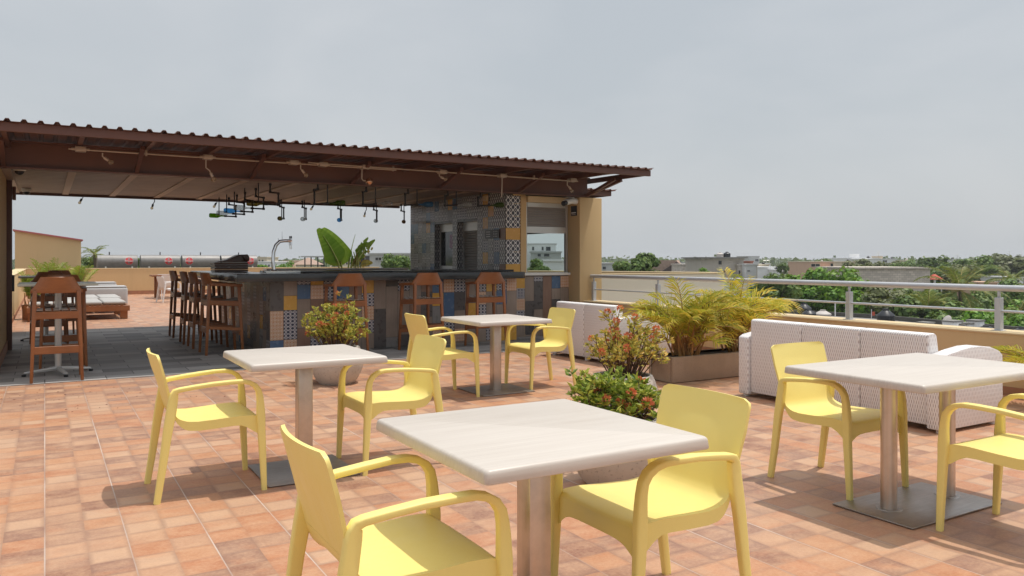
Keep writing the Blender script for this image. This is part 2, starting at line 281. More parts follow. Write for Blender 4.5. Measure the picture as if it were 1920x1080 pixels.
# ---------------------------------------------------------------- mesh builder
class MB:
    def __init__(s): s.v = []; s.f = []; s.mi = []; s.uv = {}; s.cur = 0
    def add(s, vs, fs, uvs=None):
        o = len(s.v); s.v += [tuple(v) for v in vs]
        for i, f in enumerate(fs):
            if uvs: s.uv[len(s.f)] = uvs[i]
            s.f.append(tuple(k + o for k in f)); s.mi.append(s.cur)
        return s
    def box(s, x0, x1, y0, y1, z0, z1):
        return s.add([(x0, y0, z0), (x1, y0, z0), (x1, y1, z0), (x0, y1, z0), (x0, y0, z1), (x1, y0, z1), (x1, y1, z1), (x0, y1, z1)],
                     [(0, 3, 2, 1), (4, 5, 6, 7), (0, 1, 5, 4), (1, 2, 6, 5), (2, 3, 7, 6), (3, 0, 4, 7)])
    def bar(s, a, b, w, h, w2=None, h2=None, up=(0, 0, 1)):
        """tapered rectangular bar from a to b, w across, h along up"""
        a, b = Vector(a), Vector(b); d = (b - a).normalized(); u = Vector(up)
        if abs(d.dot(u)) > .98: u = Vector((0, 1, 0)) if abs(d.y) < .9 else Vector((1, 0, 0))
        r = d.cross(u).normalized(); u = r.cross(d).normalized()
        w2 = w if w2 is None else w2; h2 = h if h2 is None else h2
        vs = []
        for p, ww, hh in ((a, w, h), (b, w2, h2)):
            for i, j in ((-1, -1), (1, -1), (1, 1), (-1, 1)): vs.append(p + r * (i * ww / 2) + u * (j * hh / 2))
        return s.add(vs, [(0, 1, 2, 3), (7, 6, 5, 4), (0, 4, 5, 1), (1, 5, 6, 2), (2, 6, 7, 3), (3, 7, 4, 0)])
    def tube(s, pts, r, n=8, r2=None, cap=True):
        pts = [Vector(p) for p in pts]; N = len(pts); rings = []
        prev = None
        for i, p in enumerate(pts):
            d = (pts[min(i + 1, N - 1)] - pts[max(i - 1, 0)]).normalized()
            if prev is None: u = Vector((0, 0, 1)) if abs(d.z) < .9 else Vector((1, 0, 0))
            else: u = prev
            x = d.cross(u).normalized(); u = x.cross(d).normalized(); prev = u
            rr = r if r2 is None else r + (r2 - r) * i / max(1, N - 1)
            if callable(r): rr = r(i / max(1, N - 1))
            rings.append([p + (x * math.cos(2 * PI * k / n) + u * math.sin(2 * PI * k / n)) * rr for k in range(n)])
        vs = [q for R in rings for q in R]; fs = []
        for i in range(N - 1):
            for k in range(n): fs.append((i * n + k, i * n + (k + 1) % n, (i + 1) * n + (k + 1) % n, (i + 1) * n + k))
        if cap: fs.append(tuple(range(n))[::-1]); fs.append(tuple((N - 1) * n + k for k in range(n)))
        return s.add(vs, fs)
    def lathe(s, prof, c=(0, 0, 0), n=24, axis='z', capb=True, capt=True):
        vs = []; fs = []
        for r, z in prof:
            for k in range(n):
                a = 2 * PI * k / n; p = (r * math.cos(a), r * math.sin(a), z)
                if axis == 'x': p = (p[2], p[0], p[1])
                if axis == 'y': p = (p[0], p[2], -p[1]) 
                vs.append((p[0] + c[0], p[1] + c[1], p[2] + c[2]))
        m = len(prof)
        for i in range(m - 1):
            for k in range(n): fs.append((i * n + k, i * n + (k + 1) % n, (i + 1) * n + (k + 1) % n, (i + 1) * n + k))
        if capb: fs.append(tuple(range(n))[::-1])
        if capt: fs.append(tuple((m - 1) * n + k for k in range(n)))
        return s.add(vs, fs)
    def prism(s, poly, y0, y1, plane='xz'):
        """extrude a polygon given in a plane between two offsets"""
        n = len(poly)
        def P(a, b, o): return {'xz': (a, o, b), 'yz': (o, a, b), 'xy': (a, b, o)}[plane]
        vs = [P(a, b, y0) for a, b in poly] + [P(a, b, y1) for a, b in poly]
        fs = [tuple(range(n)), tuple(range(2 * n - 1, n - 1, -1))] + [(i, i + n, (i + 1) % n + n, (i + 1) % n) for i in range(n)]
        return s.add(vs, fs)
    def grid(s, fn, nu, nv, closed=False):
        vs = [fn(i / nu, j / nv) for i in range(nu + 1) for j in range(nv + 1)]
        fs = [(i * (nv + 1) + j, (i + 1) * (nv + 1) + j, (i + 1) * (nv + 1) + j + 1, i * (nv + 1) + j + 1) for i in range(nu) for j in range(nv)]
        return s.add(vs, fs)
    def shell(s, fn, nu, nv, thick):
        """closed slab: fn(u,v) top surface, thick(u,v) -> offset vector"""
        N = (nu + 1) * (nv + 1); top = []; bot = []
        for i in range(nu + 1):
            for j in range(nv + 1):
                p = Vector(fn(i / nu, j / nv)); top.append(p); bot.append(p + Vector(thick(i / nu, j / nv)))
        fs = []; id = lambda i, j: i * (nv + 1) + j
        for i in range(nu):
            for j in range(nv):
                fs.append((id(i, j), id(i + 1, j), id(i + 1, j + 1), id(i, j + 1))); fs.append((N + id(i, j), N + id(i, j + 1), N + id(i + 1, j + 1), N + id(i + 1, j)))
        for i in range(nu):
            fs.append((id(i, 0), N + id(i, 0), N + id(i + 1, 0), id(i + 1, 0))); fs.append((id(i + 1, nv), N + id(i + 1, nv), N + id(i, nv), id(i, nv)))
        for j in range(nv):
            fs.append((id(0, j + 1), N + id(0, j + 1), N + id(0, j), id(0, j))); fs.append((id(nu, j), N + id(nu, j), N + id(nu, j + 1), id(nu, j + 1)))
        return s.add(top + bot, fs)
    def quad(s, a, b, c, d, uv=True): return s.add([a, b, c, d], [(0, 1, 2, 3)], [((0, 0), (1, 0), (1, 1), (0, 1))] if uv else None)
    def leaf(s, p, d, L, W, n=None, fold=.15):
        d = Vector(d).normalized(); r = d.cross(Vector(n) if n is not None else Vector((rnd.uniform(-1, 1), rnd.uniform(-1, 1), rnd.uniform(-.2, 1))))
        if r.length < 1e-4: r = Vector((1, 0, 0))
        r.normalize(); u = r.cross(d); p = Vector(p); m = p + d * (L * .45) - u * (fold * W)
        return s.add([p, m + r * (W / 2) + u * fold * W * 2, p + d * L, m - r * (W / 2) + u * fold * W * 2], [(0, 1, 2, 3)])
    def build(s, name, mat, parent=None, smooth=False, bevel=0, segs=2, off=None, angle=35):
        me = bpy.data.meshes.new(name)
        off = parent_off(parent) if off is None else Vector(off)
        vs = [(v[0] - off.x, v[1] - off.y, v[2] - off.z) for v in s.v] if off.length else s.v
        me.from_pydata(vs, [], s.f)
        mats = mat if isinstance(mat, (list, tuple)) else [mat]
        for m in mats: me.materials.append(m)
        if len(mats) > 1: me.polygons.foreach_set('material_index', s.mi)
        if s.uv:
            ul = me.uv_layers.new(name='UVMap')
            for fi, uvs in s.uv.items():
                for li, uv in zip(me.polygons[fi].loop_indices, uvs): ul.data[li].uv = uv
        if bevel:
            bm = bmesh.new(); bm.from_mesh(me); bmesh.ops.remove_doubles(bm, verts=bm.verts, dist=1e-5)
            es = [e for e in bm.edges if len(e.link_faces) == 2 and e.calc_face_angle(0) > math.radians(30)]
            bmesh.ops.bevel(bm, geom=es, offset=bevel, segments=segs, affect='EDGES', profile=.5, clamp_overlap=True)
            bm.to_mesh(me); bm.free()
        if smooth or bevel:
            me.polygons.foreach_set('use_smooth', [True] * len(me.polygons))
            try: me.set_sharp_from_angle(angle=math.radians(angle))
            except Exception: pass
        me.update()
        o = bpy.data.objects.new(name, me); COL.objects.link(o)
        if parent: o.parent = parent
        else: o.location = off
        return o
OFF = {}
def parent_off(p):
    o = Vector((0, 0, 0))
    while p is not None:
        if p.name in OFF: o = o + OFF[p.name]
        p = p.parent
    return o
def tag(o, label=None, cat=None, group=None, kind=None):
    if label: o['label'] = label
    if cat: o['category'] = cat
    if group: o['group'] = group
    if kind: o['kind'] = kind
    return o
def thing(name, label, cat, loc=(0, 0, 0), group=None, rz=0):
    o = bpy.data.objects.new(name, None); COL.objects.link(o); o.empty_display_size = .1
    o.location = loc; o.rotation_euler = (0, 0, rz); OFF[o.name] = Vector(loc) if rz == 0 else Vector((0, 0, 0))
    return tag(o, label, cat, group)
def proto(name, label, cat, group=None):
    o = bpy.data.objects.new(name, None); COL.objects.link(o); o.empty_display_size = .1
    return tag(o, label, cat, group)
def dup(o, loc=None, rz=None, label=None, scale=None, mat=None, parent=None, name=None, group=None):
    c = o.copy(); COL.objects.link(c)
    if parent is not None: c.parent = parent
    if loc is not None: c.location = loc
    if rz is not None: c.rotation_euler = (0, 0, rz)
    if scale is not None: c.scale = scale if isinstance(scale, (tuple, list)) else (scale,) * 3
    if label: c['label'] = label
    if group: c['group'] = group
    if mat and c.type == 'MESH':
        for sl in c.material_slots: sl.link = 'OBJECT'; sl.material = mat
    for ch in list(o.children): dup(ch, parent=c, mat=mat)
    return c
def put(o, loc, rz=0): o.location = loc; o.rotation_euler = (0, 0, rz); return o
def text(name, s, size, mat, parent, loc, rot, ext=.001):
    cu = bpy.data.curves.new(name, 'FONT'); cu.body = s; cu.size = size; cu.extrude = ext; cu.align_x = 'CENTER'; cu.align_y = 'CENTER'
    tmp = bpy.data.objects.new(name + '_curve', cu); COL.objects.link(tmp)
    dg = bpy.context.evaluated_depsgraph_get(); me = bpy.data.meshes.new_from_object(tmp.evaluated_get(dg))
    bpy.data.objects.remove(tmp); bpy.data.curves.remove(cu)
    me.materials.clear(); me.materials.append(mat)
    o = bpy.data.objects.new(name, me); COL.objects.link(o); o.parent = parent
    o.location = Vector(loc) - parent_off(parent); o.rotation_euler = rot
    return o
def struct(o): o['kind'] = 'structure'; return o

# ================================================================ SETTING
struct(MB().add([(-2500, -2500, GROUND), (2500, -2500, GROUND), (2500, 4000, GROUND), (-2500, 4000, GROUND)], [(0, 1, 2, 3)]).build('ground', plain('dry_ground_with_scrub', (.13, .12, .08), .95, var=.5, nscale=.02)))
# terrace slab: terracotta with the dark tiled zone under the bar roof laid on top
struct(MB().box(-6, 8.75, -6, 37.5, -.5, 0).build('terrace_floor', M['terra']))
struct(MB().box(-6, 8.4, 10.22, 17.75, .0005, .005).build('bar_floor', M['slate']))
struct(MB().box(-6, 8.9, -6, 37.6, GROUND, -.52).build('hotel_block', M['tan']))

def parapet(name, label, x0, x1, y0, y1, h, sk):
    t = thing(name, label, 'wall', ((x0 + x1) / 2, (y0 + y1) / 2, 0))
    MB().box(x0, x1, y0, y1, -.4, h - .012).build('wall', M['tan'], t)
    MB().box(x0 - .012, x1 + .012, y0 - .012, y1 + .012, h - .012, h + .012).build('coping', M['capcream'], t, bevel=.006, segs=1)
    MB().box(*sk).build('skirting', M['skirt'], t)
    return t
parapet('parapet_wall', 'low ochre parapet wall under the silver railing on the right', 8.45, 8.8, -3, 11.69, .63, (8.435, 8.449, -3, 11.69, .001, .09))
parapet('parapet_wall', 'ochre parapet wall along the left edge behind the daybeds', -.95, -.62, 17.2, 34.99, 1.03, (-.619, -.605, 17.2, 34.98, .001, .1))
parapet('parapet_wall', 'long ochre back parapet wall in front of the steel tanks', -.95, 13.5, 35.0, 35.3, 1.045, (-.6, 13.5, 34.985, 34.999, .001, .15))

# pillar and post at the left edge of the picture
t = thing('building_wall', 'ochre wall end with tiled skirting at the left edge of the bar', 'wall', (-.8, 13, 0))
MB().box(-2.5, -.5, 11.2, 14.2, 0, 2.6).build('wall', M['tan'], t)
MB().box(-.499, -.485, 11.2, 14.2, .006, .16).build('skirting', M['skirt'], t)
t = thing('steel_post', 'dark brown steel door post at the left end of the bar roof', 'post', (-.45, 14.35, 0))
MB().box(-.6, -.43, 14.22, 14.36, .006, 2.62).build('post', M['brown'], t, bevel=.006)
MB().box(-.43, -.40, 14.25, 14.33, .9, 1.15).build('hinge', M['blackpl'], t)
MB().box(-.425, -.38, 14.2, 14.36, 2.3, 2.5).build('bracket', M['brown'], t, bevel=.005)

# column
t = thing('column', 'square ochre stucco column holding up the right end of the bar roof', 'column', (8.61, 11.92, 0))
MB().box(8.36, 8.86, 11.7, 12.16, 0, 2.52).build('shaft', M['tan'], t, bevel=.008)
MB().box(8.345, 8.87, 11.685, 11.699, .001, .09).build('skirting', M['skirt'], t)

# railing
t = thing('railing', 'silver tubular metal railing on top of the right parapet', 'railing', (8.62, 5, .64))
MB().tube([(8.62, 11.72, 1.085), (8.62, -3, 1.085)], .034, 14).build('top_rail', M['rail'], t, smooth=True)
MB().tube([(8.62, 11.66, .845), (8.62, -3, .845)], .0135, 8).build('mid_rail', M['rail'], t, smooth=True)
for y in (11.62, 9.87, 8.09, 6.31, 4.52, 2.74, .95):
    b = MB(); b.box(8.585, 8.655, y - .03, y + .03, .643, .985); b.box(8.56, 8.68, y - .05, y + .05, .640, .648); b.tube([(8.62, y, .985), (8.62, y, 1.055)], .016, 8)
    b.build('post', M['rail'], t, bevel=.004, segs=1)

# neighbouring stair block with pale walls beyond the railing
t = thing('stair_block', 'pale cream rooftop wall block just beyond the railing', 'building', (12.5, 14, GROUND))
MB().prism([(9.2, 14), (14.35, 14), (14.35, 14.25), (9.2, 14.25)], GROUND, 1.05, 'xy').build('wall', M['cream'], t)
MB().prism([(14.35, 14), (14.35, 14.6), (12.0, 19.2), (11.75, 19.0), (14.1, 14.26)], GROUND, 1.06, 'xy').build('wall', M['tan'], t)
MB().prism([(9.2, 14.26), (14.09, 14.26), (11.74, 18.99), (9.2, 18.99)], .3, .4, 'xy').build('roof', M['slab'], t)
MB().prism([(9.18, 13.98), (14.37, 13.98), (14.37, 14.27), (9.18, 14.27)], 1.052, 1.07, 'xy').build('coping', M['capcream'], t)
MB().prism([(14.372, 14.28), (14.372, 14.62), (12.02, 19.22), (11.73, 19.02), (14.08, 14.28)], 1.062, 1.08, 'xy').build('coping', M['capcream'], t)

# ================================================================ BAR ROOF
def corrug(x0, x1, y0, y1, zf, zr, pitch=.157, h=.031):
    b = MB(); xs = []; x = x0
    while x < x1:
        for dx, z in ((0, 0), (.085, 0), (.105, h), (.137, h)): xs.append((x + dx, z))
        x += pitch
    n = len(xs); vs = []; vb = []
    for y, zz in ((y0, zf), (y1, zr)):
        for xx, z in xs: vs.append((xx, y, zz + z)); vb.append((xx, y, zz + z - .004))
    N = 2 * n; fs = []
    for i in range(n - 1):
        fs.append((i, i + 1, n + i + 1, n + i)); fs.append((N + i, N + n + i, N + n + i + 1, N + i + 1))
        fs.append((i, N + i, N + i + 1, i + 1)); fs.append((n + i, n + i + 1, N + n + i + 1, N + n + i))
    return b.add(vs + vb, fs)
R = thing('bar_roof', 'brown steel bar roof with corrugated sheet and plank ceiling', 'roof', (4, 12, 2.5))
corrug(-2.2, 8.78, 10.14, 12.55, 2.888, 2.95).build('corrugated_sheet', M['roofing'], R)
corrug(-2.2, 9.8, 12.52, 17.75, 2.762, 2.80).build('corrugated_sheet', M['roofing'], R)
MB().box(-2.3, 8.75, 10.2, 10.25, 2.785, 2.885).build('fascia', M['brown'], R, bevel=.004, segs=1)
MB().box(8.702, 8.75, 10.252, 12.5, 2.80, 2.885).build('fascia', M['brown'], R)
MB().box(8.88, 9.78, 12.6, 12.65, 2.662, 2.755).build('fascia', M['brown'], R)
MB().box(9.73, 9.78, 12.652, 17.7, 2.662, 2.755).build('fascia', M['brown'], R)
b = MB()   # I-beam
b.box(-2.3, 8.56, 11.74, 11.76, 2.552, 2.86); b.box(-2.3, 8.57, 11.67, 11.83, 2.53, 2.551); b.box(-2.3, 8.57, 11.67, 11.83, 2.861, 2.88)
b.build('main_beam', M['brown'], R)
for k in range(-2, 12):
    x = .37 + .76 * k
    if x > 8.6: break
    MB().box(x - .025, x + .025, 10.252, 12.45, 2.79, 2.883).build('rafter', M['brown'], R)
for k in range(-1, 6):
    x = 1.06 + 1.5 * k - (.02 if k == 5 else 0)
    MB().bar((x, 11.70, 2.56), (x, 10.9, 2.79), .05, .05).build('brace', M['brown'], R)
MB().bar((8.5, 11.72, 2.55), (8.72, 10.95, 2.79), .06, .06).build('brace', M['brown'], R)
MB().box(-2.3, 7.0, 16.86, 16.9, 2.565, 2.72).build('rear_beam', M['brown'], R)
MB().box(-2.3, 6.995, 11.85, 16.855, 2.612, 2.64).build('ceiling', M['ceilw'], R)
b = MB()
for k in range(0, 24): b.box(-2.3, 6.994, 11.86 + k * .21, 11.86 + k * .21 + .006, 2.6095, 2.6115)
b.build('board_joints', M['darkteak'], R)
b = MB(); b.box(-2.3, 6.99, 11.84, 11.9, 2.592, 2.609); b.build('ceiling_trim', M['batten'], R)
for k in range(-3, 9):
    x = .33 + .775 * k
    MB().box(x - .05, x + .05, 11.91, 16.85, 2.595, 2.609).build('ceiling_batten', M['batten'], R)

# conduit with junction boxes, bulbs
Y0, Z0 = 11.1, 2.745
t = thing('conduit_run', 'galvanised conduit with junction boxes strung below the front rafters', 'conduit', (4, Y0, Z0))
MB().tube([(.25, Y0, Z0), (4.55, Y0, Z0 - .012)], .011, 8).build('pipe', M['conduit'], t, smooth=True)
MB().tube([(3.2, Y0 - .06, Z0 + .01), (7.85, Y0 - .06, Z0 - .02)], .011, 8).build('pipe', M['conduit'], t, smooth=True)
for x in (.38, 1.86, 3.0, 3.42, 4.05, 5.3, 6.37, 7.75):
    b = MB(); b.box(x - .06, x + .06, Y0 - .085, Y0 + .03, Z0 - .032, Z0 + .03); b.tube([(x - .1, Y0 - .03, Z0), (x + .1, Y0 - .03, Z0)], .02, 8)
    b.build('junction_box', M['conduit'], t, bevel=.006)
for x in (1.12, 2.58, 4.5, 7.0):
    MB().box(x - .012, x + .012, Y0 - .02, Y0 + .02, Z0 - .03, 2.786).build('hanger', M['conduit'], t)
def bulb_thing(label, top, tip, stemmat, r=.03, group=None, big=False):
    top, tip = Vector(top), Vector(tip)
    t = thing('hanging_bulb', label, 'light bulb', top, group)
    d = (tip - top); mid = top + d * .55 + Vector((0, 0, -.02))
    MB().tube([top, top + Vector((0, 0, d.z * .5)), mid, tip + (top - tip) * .12], .009, 6).build('cord', stemmat, t, smooth=True)
    n = (tip - mid).normalized()
    MB().tube([tip - n * .05, tip + n * .005], .019, 8).build('socket', stemmat, t, smooth=True)
    rr = [.012, .024, r, r * 1.02, r * .8, r * .4]
    MB().tube([tip + n * (.005 + .012 * i * r / .03) for i in range(6)], lambda q: rr[min(5, round(q * 5))], 10).build('bulb', M['bulb'], t, smooth=True)
    return t
G = 'filament bulbs below the front conduit'
for lab, x, z, dx in (('bulb hanging from the leftmost junction box of the front conduit', .66, 2.63, .04), ('bulb on a long straight drop, second along the front conduit', 1.9, 2.49, .06), ('bulb hidden between two overlapping junction boxes of the front conduit', 3.13, 2.61, .03), ('bulb hanging from the conduit left of the tiled kitchen', 5.3, 2.65, .05), ('bulb hanging close beside the ochre column', 7.7, 2.59, .05)):
    bulb_thing(lab, (x - dx, Y0 - .03, Z0 - .03), (x + .02, Y0 - .03, z), M['conduit'], .034, G)
t = thing('hanging_bulb', 'large copper coloured mirrored bulb at the middle of the front conduit', 'light bulb', (4.02, Y0 - .03, Z0), G)
MB().tube([(4.0, Y0 - .03, Z0 - .03), (4.0, Y0 - .03, 2.57), (4.02, Y0 - .03, 2.545), (4.07, Y0 - .04, 2.54)], .009, 6).build('cord', M['conduit'], t, smooth=True)
MB().lathe([(.004, -.055), (.03, -.048), (.052, -.02), (.055, .005), (.045, .03), (.02, .05), (.004, .052)], (4.105, Y0 - .05, 2.535), 16).build('bulb', plain('copper_mirror_glass', (.55, .30, .18), .12, .85, var=.1), t, smooth=True)
MB().tube([(6.37, Y0 - .03, Z0 - .03), (6.37, Y0 - .03, 2.62), (6.38, Y0, 2.40)], .009, 6).build('conduit_drop', M['conduit'], thing('cable_drop', 'thin cable dropping from the conduit to the kitchen corner', 'cable', (6.37, Y0, Z0)), smooth=True)
for lab, x, z in (('small bulb at the rear eave, leftmost of the row', .58, 2.49), ('small bulb on a longer cord at the rear eave, second from left', 1.82, 2.43), ('small bulb at the rear eave above the green bottle', 2.99, 2.50), ('small bulb at the rear eave above the banana plant', 4.99, 2.51), ('small bulb at the rear eave next to the clear bottle', 6.19, 2.40)):
    bulb_thing(lab, (x + .04, 16.95, 2.62), (x, 16.95, z), M['blackpl'], .028, 'bulbs along the rear eave')

# bottle lamps
def bottle(mb, neck, d, r=.044, L=.3):
    d = Vector(d).normalized(); neck = Vector(neck)
    prof = [(0, .014), (.07, .014), (.10, .02), (.145, r), (.16, r), (L - .012, r), (L, r * .82)]
    def rad(q):
        s = q * L
        for (a, ra), (b_, rb) in zip(prof, prof[1:]):
            if s <= b_ + 1e-6: return ra + (rb - ra) * (s - a) / (b_ - a)
        return r
    return mb.tube([neck + d * (L * i / 16) for i in range(17)], rad, 12)
def bottle_lamp(label, pipe_xy, z, d, wire, mat, jog, L=.3, group='bottle lamps hung from black pipes'):
    x, y = pipe_xy; d = Vector(d).normalized()
    t = thing('bottle_lamp', label, 'lamp', (x, y, 2.6), group)
    j = Vector(jog); e = Vector((x, y, 0)) + j
    neck = Vector((e.x, e.y, z)) + d * .2
    b = MB(); b.tube([(x, y, 2.608), (x, y, 2.48), (x, y, 2.47), (e.x, e.y, 2.46), (e.x, e.y, 2.45), (e.x, e.y, z + .01), (e.x, e.y, z), neck], .0145, 7)
    for q in ((x, y, 2.595), (x, y, 2.475), (e.x, e.y, 2.455), (e.x, e.y, z)): b.tube([Vector(q) + Vector((0, 0, -.018)), Vector(q) + Vector((0, 0, .018))], .023, 8)
    b.tube([neck - d * .03, neck + d * .02], .019, 8)
    b.build('pipe', M['black'], t, smooth=True, angle=50)
    w = neck + d * wire
    MB().tube([(w.x, w.y, 2.608), (w.x, w.y, z + .02)], .010, 6).build('support_rod', M['black'], t, smooth=True)
    bottle(MB(), neck, d, L=L).build('bottle', mat, t, smooth=True, angle=60)
    return t
LC = (('olive', 'olv'), ('clear', 'clr'), ('blue', 'blu'), ('clear', 'clr'), ('green', 'grn'))
LL = ('olive bottle lamp pointing left, nearest of the row over the left counter', 'clear bottle lamp just behind the olive bottle over the left counter', 'blue bottle lamp in the row over the left counter', 'clear bottle lamp between the blue and the green bottles over the left counter', 'green bottle lamp pointing left, farthest of the row over the left counter')
for i, y in enumerate((12.9, 13.9, 14.75, 15.45, 16.2)):
    bottle_lamp(LL[i], (3.12, y), 2.27 - .008 * i, (-1, -.05, .02), .12, M[LC[i][1]], (.13, 0, 0))
for i, (x, c) in enumerate(((4.14, 'olv'), (4.60, 'clr'), (5.36, 'blu'), (6.16, 'clr'), (6.80, 'brn'))):
    nm = ('olive bottle lamp near the rear eave, left of the beer tap tower', 'clear bottle lamp near the rear eave above and left of the banana plant', 'blue bottle lamp near the rear eave above the banana plant', 'clear bottle lamp near the rear eave below the bent bulb', 'brown bottle lamp near the rear eave beside the tiled kitchen')[i]
    bottle_lamp(nm, (x, 16.3), 2.23, (-.45, -1, -.05), .03, M[c], (.08, .02, 0))
for i, (x, c) in enumerate(((3.62, 'grn'), (4.40, 'clr'), (5.12, 'blu'), (5.84, 'clr'), (6.47, 'grn'))):
    nm = ('green bottle lamp pointing right over the front counter', 'clear bottle lamp pointing right over the front counter', 'blue bottle lamp in front of the far end of the tiled kitchen wall', 'clear bottle lamp in front of the tiled wall above the windows', 'dark green bottle lamp in front of the tiled wall near the corner')[i]
    bottle_lamp(nm, (x, 11.98), 2.24 + .018 * i, (1, -.12, .06), .0, M[c], (-.06, -.02, 0), L=.27)

# security cameras and plaque
def dome(label, c):
    t = thing('security_camera', label, 'camera', c)
    x, y, z = c
    MB().lathe([(.075, 0), (.075, -.045), (.06, -.06)], c, 20).build('housing', M['white'], t, smooth=True)
    MB().lathe([(.058, -.06), (.05, -.085), (.03, -.105), (.005, -.112)], c, 20).build('dome', M['blackpl'], t, smooth=True)
dome('white dome camera below the brown beam at the far left', (-.28, 12.02, 2.59)); dome('white dome camera under the rear edge of the ceiling at the far left', (-.27, 15.9, 2.606))
t = thing('security_camera', 'white bullet camera with black lens mounted on the column', 'camera', (8.36, 11.8, 2.44))
MB().lathe([(.07, 0), (.07, .05), (.05, .09)], (8.25, 11.8, 2.43), 16).build('mount', M['white'], t, smooth=True)
MB().tube([(8.36, 11.8, 2.45), (8.2, 11.74, 2.45), (8.02, 11.66, 2.41)], .055, 12).build('housing', M['white'], t, smooth=True)
MB().tube([(8.03, 11.66, 2.405), (7.95, 11.63, 2.385)], .046, 12).build('lens', M['blackpl'], t, smooth=True)
t = thing('sign', 'small black sign with round emblem and white lettering on the column', 'sign', (8.355, 11.87, 2.3))
MB().box(8.345, 8.358, 11.78, 11.96, 2.19, 2.37).build('plate', M['blackpl'], t, bevel=.003, segs=1)
greyp = plain('sign_grey_print', (.30, .26, .28), .6)
b = MB(); b.lathe([(.042, 0), (.042, .003)], (0, 0, 0), 24, 'x'); o = b.build('emblem', greyp, t); o.location = Vector((8.341, 11.87, 2.31)) - parent_off(t)
b = MB(); b.box(8.341, 8.3445, 11.80, 11.94, 2.235, 2.255); b.box(8.341, 8.3445, 11.81, 11.935, 2.207, 2.214); b.build('lettering', M['badgewhite'], t)

# ================================================================ BAR COUNTER
T = ['tblk', 'tlat2', 'tdia', 'torg', 'tylw', 'tblu', 'tdrk', 'twd', 'twd2', 'tgry']; TM = [M[k] for k in T]; TI = {k: i for i, k in enumerate(T)}
KEY = dict(B='tblk', L='tlat2', D='tdia', O='torg', Y='tylw', U='tblu', K='tdrk', W='twd', R='twd2', G='tgry')
def tile_quad(mb, key, u0, u1, z0, z1, place):
    mb.cur = TI[KEY[key]]; g = .003
    rep = max(1, round((z1 - z0) / .215))
    a, b, c, d = place(u0 + g, z0 + g), place(u1 - g, z0 + g), place(u1 - g, z1 - g), place(u0 + g, z1 - g)
    mb.add([a, b, c, d], [(0, 1, 2, 3)], [((0, 0), (1, 0), (1, (z1 - z0) / .215), (0, (z1 - z0) / .215))])
def tile_columns(mb, cols, u0, w, ztop, place):
    for i, colm in enumerate(cols):
        z = ztop
        for k, h in colm:
            z1 = max(0.005, z - h); tile_quad(mb, k, u0 + i * w, u0 + (i + 1) * w, z1, z, place); z = z1
            if z <= .006: break
        if z > .01: tile_quad(mb, 'W', u0 + i * w, u0 + (i + 1) * w, .005, z, place)
BAR = thing('bar_counter', 'L shaped bar counter clad in patchwork tiles with grey stone top', 'bar counter', (4.8, 12, 0))
MB().box(2.815, 6.995, 11.655, 11.85, .006, 1.066).build('base', M['tdrk'], BAR)
MB().box(2.815, 3.0, 11.852, 15.4, .006, 1.066).build('base', M['tdrk'], BAR)
fc = [[('K', .43), ('O', .43), ('U', .215)], [('W', .21), ('Y', .215), ('D', .43), ('O', .215)], [('D', .05), ('U', .215), ('W', .43), ('R', .4)], [('Y', .06), ('O', .215), ('R', .3), ('W', .28), ('D', .215)],
      [('D', .27), ('K', .3), ('U', .2), ('W', .3)], [('W', .06), ('U', .215), ('R', .43), ('D', .215), ('W', .2)], [('R', .22), ('W', .85)], [('Y', .2), ('D', .2), ('O', .215), ('D', .2), ('W', .26)], [('W', .45), ('K', .62)],
      [('K', .10), ('W', .8), ('G', .2)], [('D', .17), ('W', .7), ('K', .2)], [('W', .4), ('R', .67)], [('R', .2), ('K', .4), ('W', .47)], [('U', .22), ('Y', .215), ('G', .3), ('O', .215), ('D', .2)], [('O', .215), ('U', .43), ('D', .2), ('W', .2)], [('D', .215), ('K', .3), ('W', .3), ('O', .215)],
      [('W', .4), ('Y', .215), ('W', .45)], [('D', .215), ('O', .215), ('D', .4), ('W', .3)], [('Y', .22), ('W', .4), ('U', .215), ('D', .2)], [('D', .2), ('U', .24), ('W', .35), ('Y', .28)], [('O', .215), ('W', .43), ('Y', .42)]]
w = (6.995 - 2.812) / len(fc)
mb = MB(); tile_columns(mb, fc, 2.812, w, 1.066, lambda u, z: (u, 11.652, z)); mb.build('front_tiles', TM, BAR)
r2 = random.Random(3); cols = []
for i in range(17):
    c = []; z = 1.066
    if r2.random() < .5: c.append((r2.choice('WKG'), .08)); z -= .08
    while z > .01:
        k = r2.choice('KKKKWWWRGDOUY'); h = r2.choice((.215, .43)) if k in 'KWRG' else .215
        c.append((k, h)); z -= h
    cols.append(c)
mb = MB(); tile_columns(mb, cols, 0, .211, 1.066, lambda u, z: (2.812, 11.655 + 3.6 - u if False else 15.24 - u, z)); mb.build('side_tiles', TM, BAR)
MB().prism([(2.3, 11.37), (6.96, 11.37), (7.02, 11.42), (7.02, 11.99), (3.02, 11.99), (3.02, 15.5), (2.3, 15.5)], 1.07, 1.18, 'xy').build('countertop', M['stone'], BAR, bevel=.008)
MB().box(3.15, 6.9, 12.0, 12.3, .86, .9).build('work_shelf', M['stoneblk'], BAR)
t = BAR
MB().box(3.25, 6.98, 11.72, 11.9, 1.182, 1.215).build('raised_shelf', M['stoneblk'], BAR, bevel=.003, segs=1)
b = MB(); b.box(2.74, 3.24, 11.58, 11.96, 1.182, 1.2); b.box(2.74, 3.24, 11.58, 11.60, 1.2, 1.225); b.box(2.74, 3.24, 11.94, 11.96, 1.2, 1.225); b.box(2.74, 2.76, 11.6, 11.94, 1.2, 1.225); b.box(3.22, 3.24, 11.6, 11.94, 1.2, 1.225)
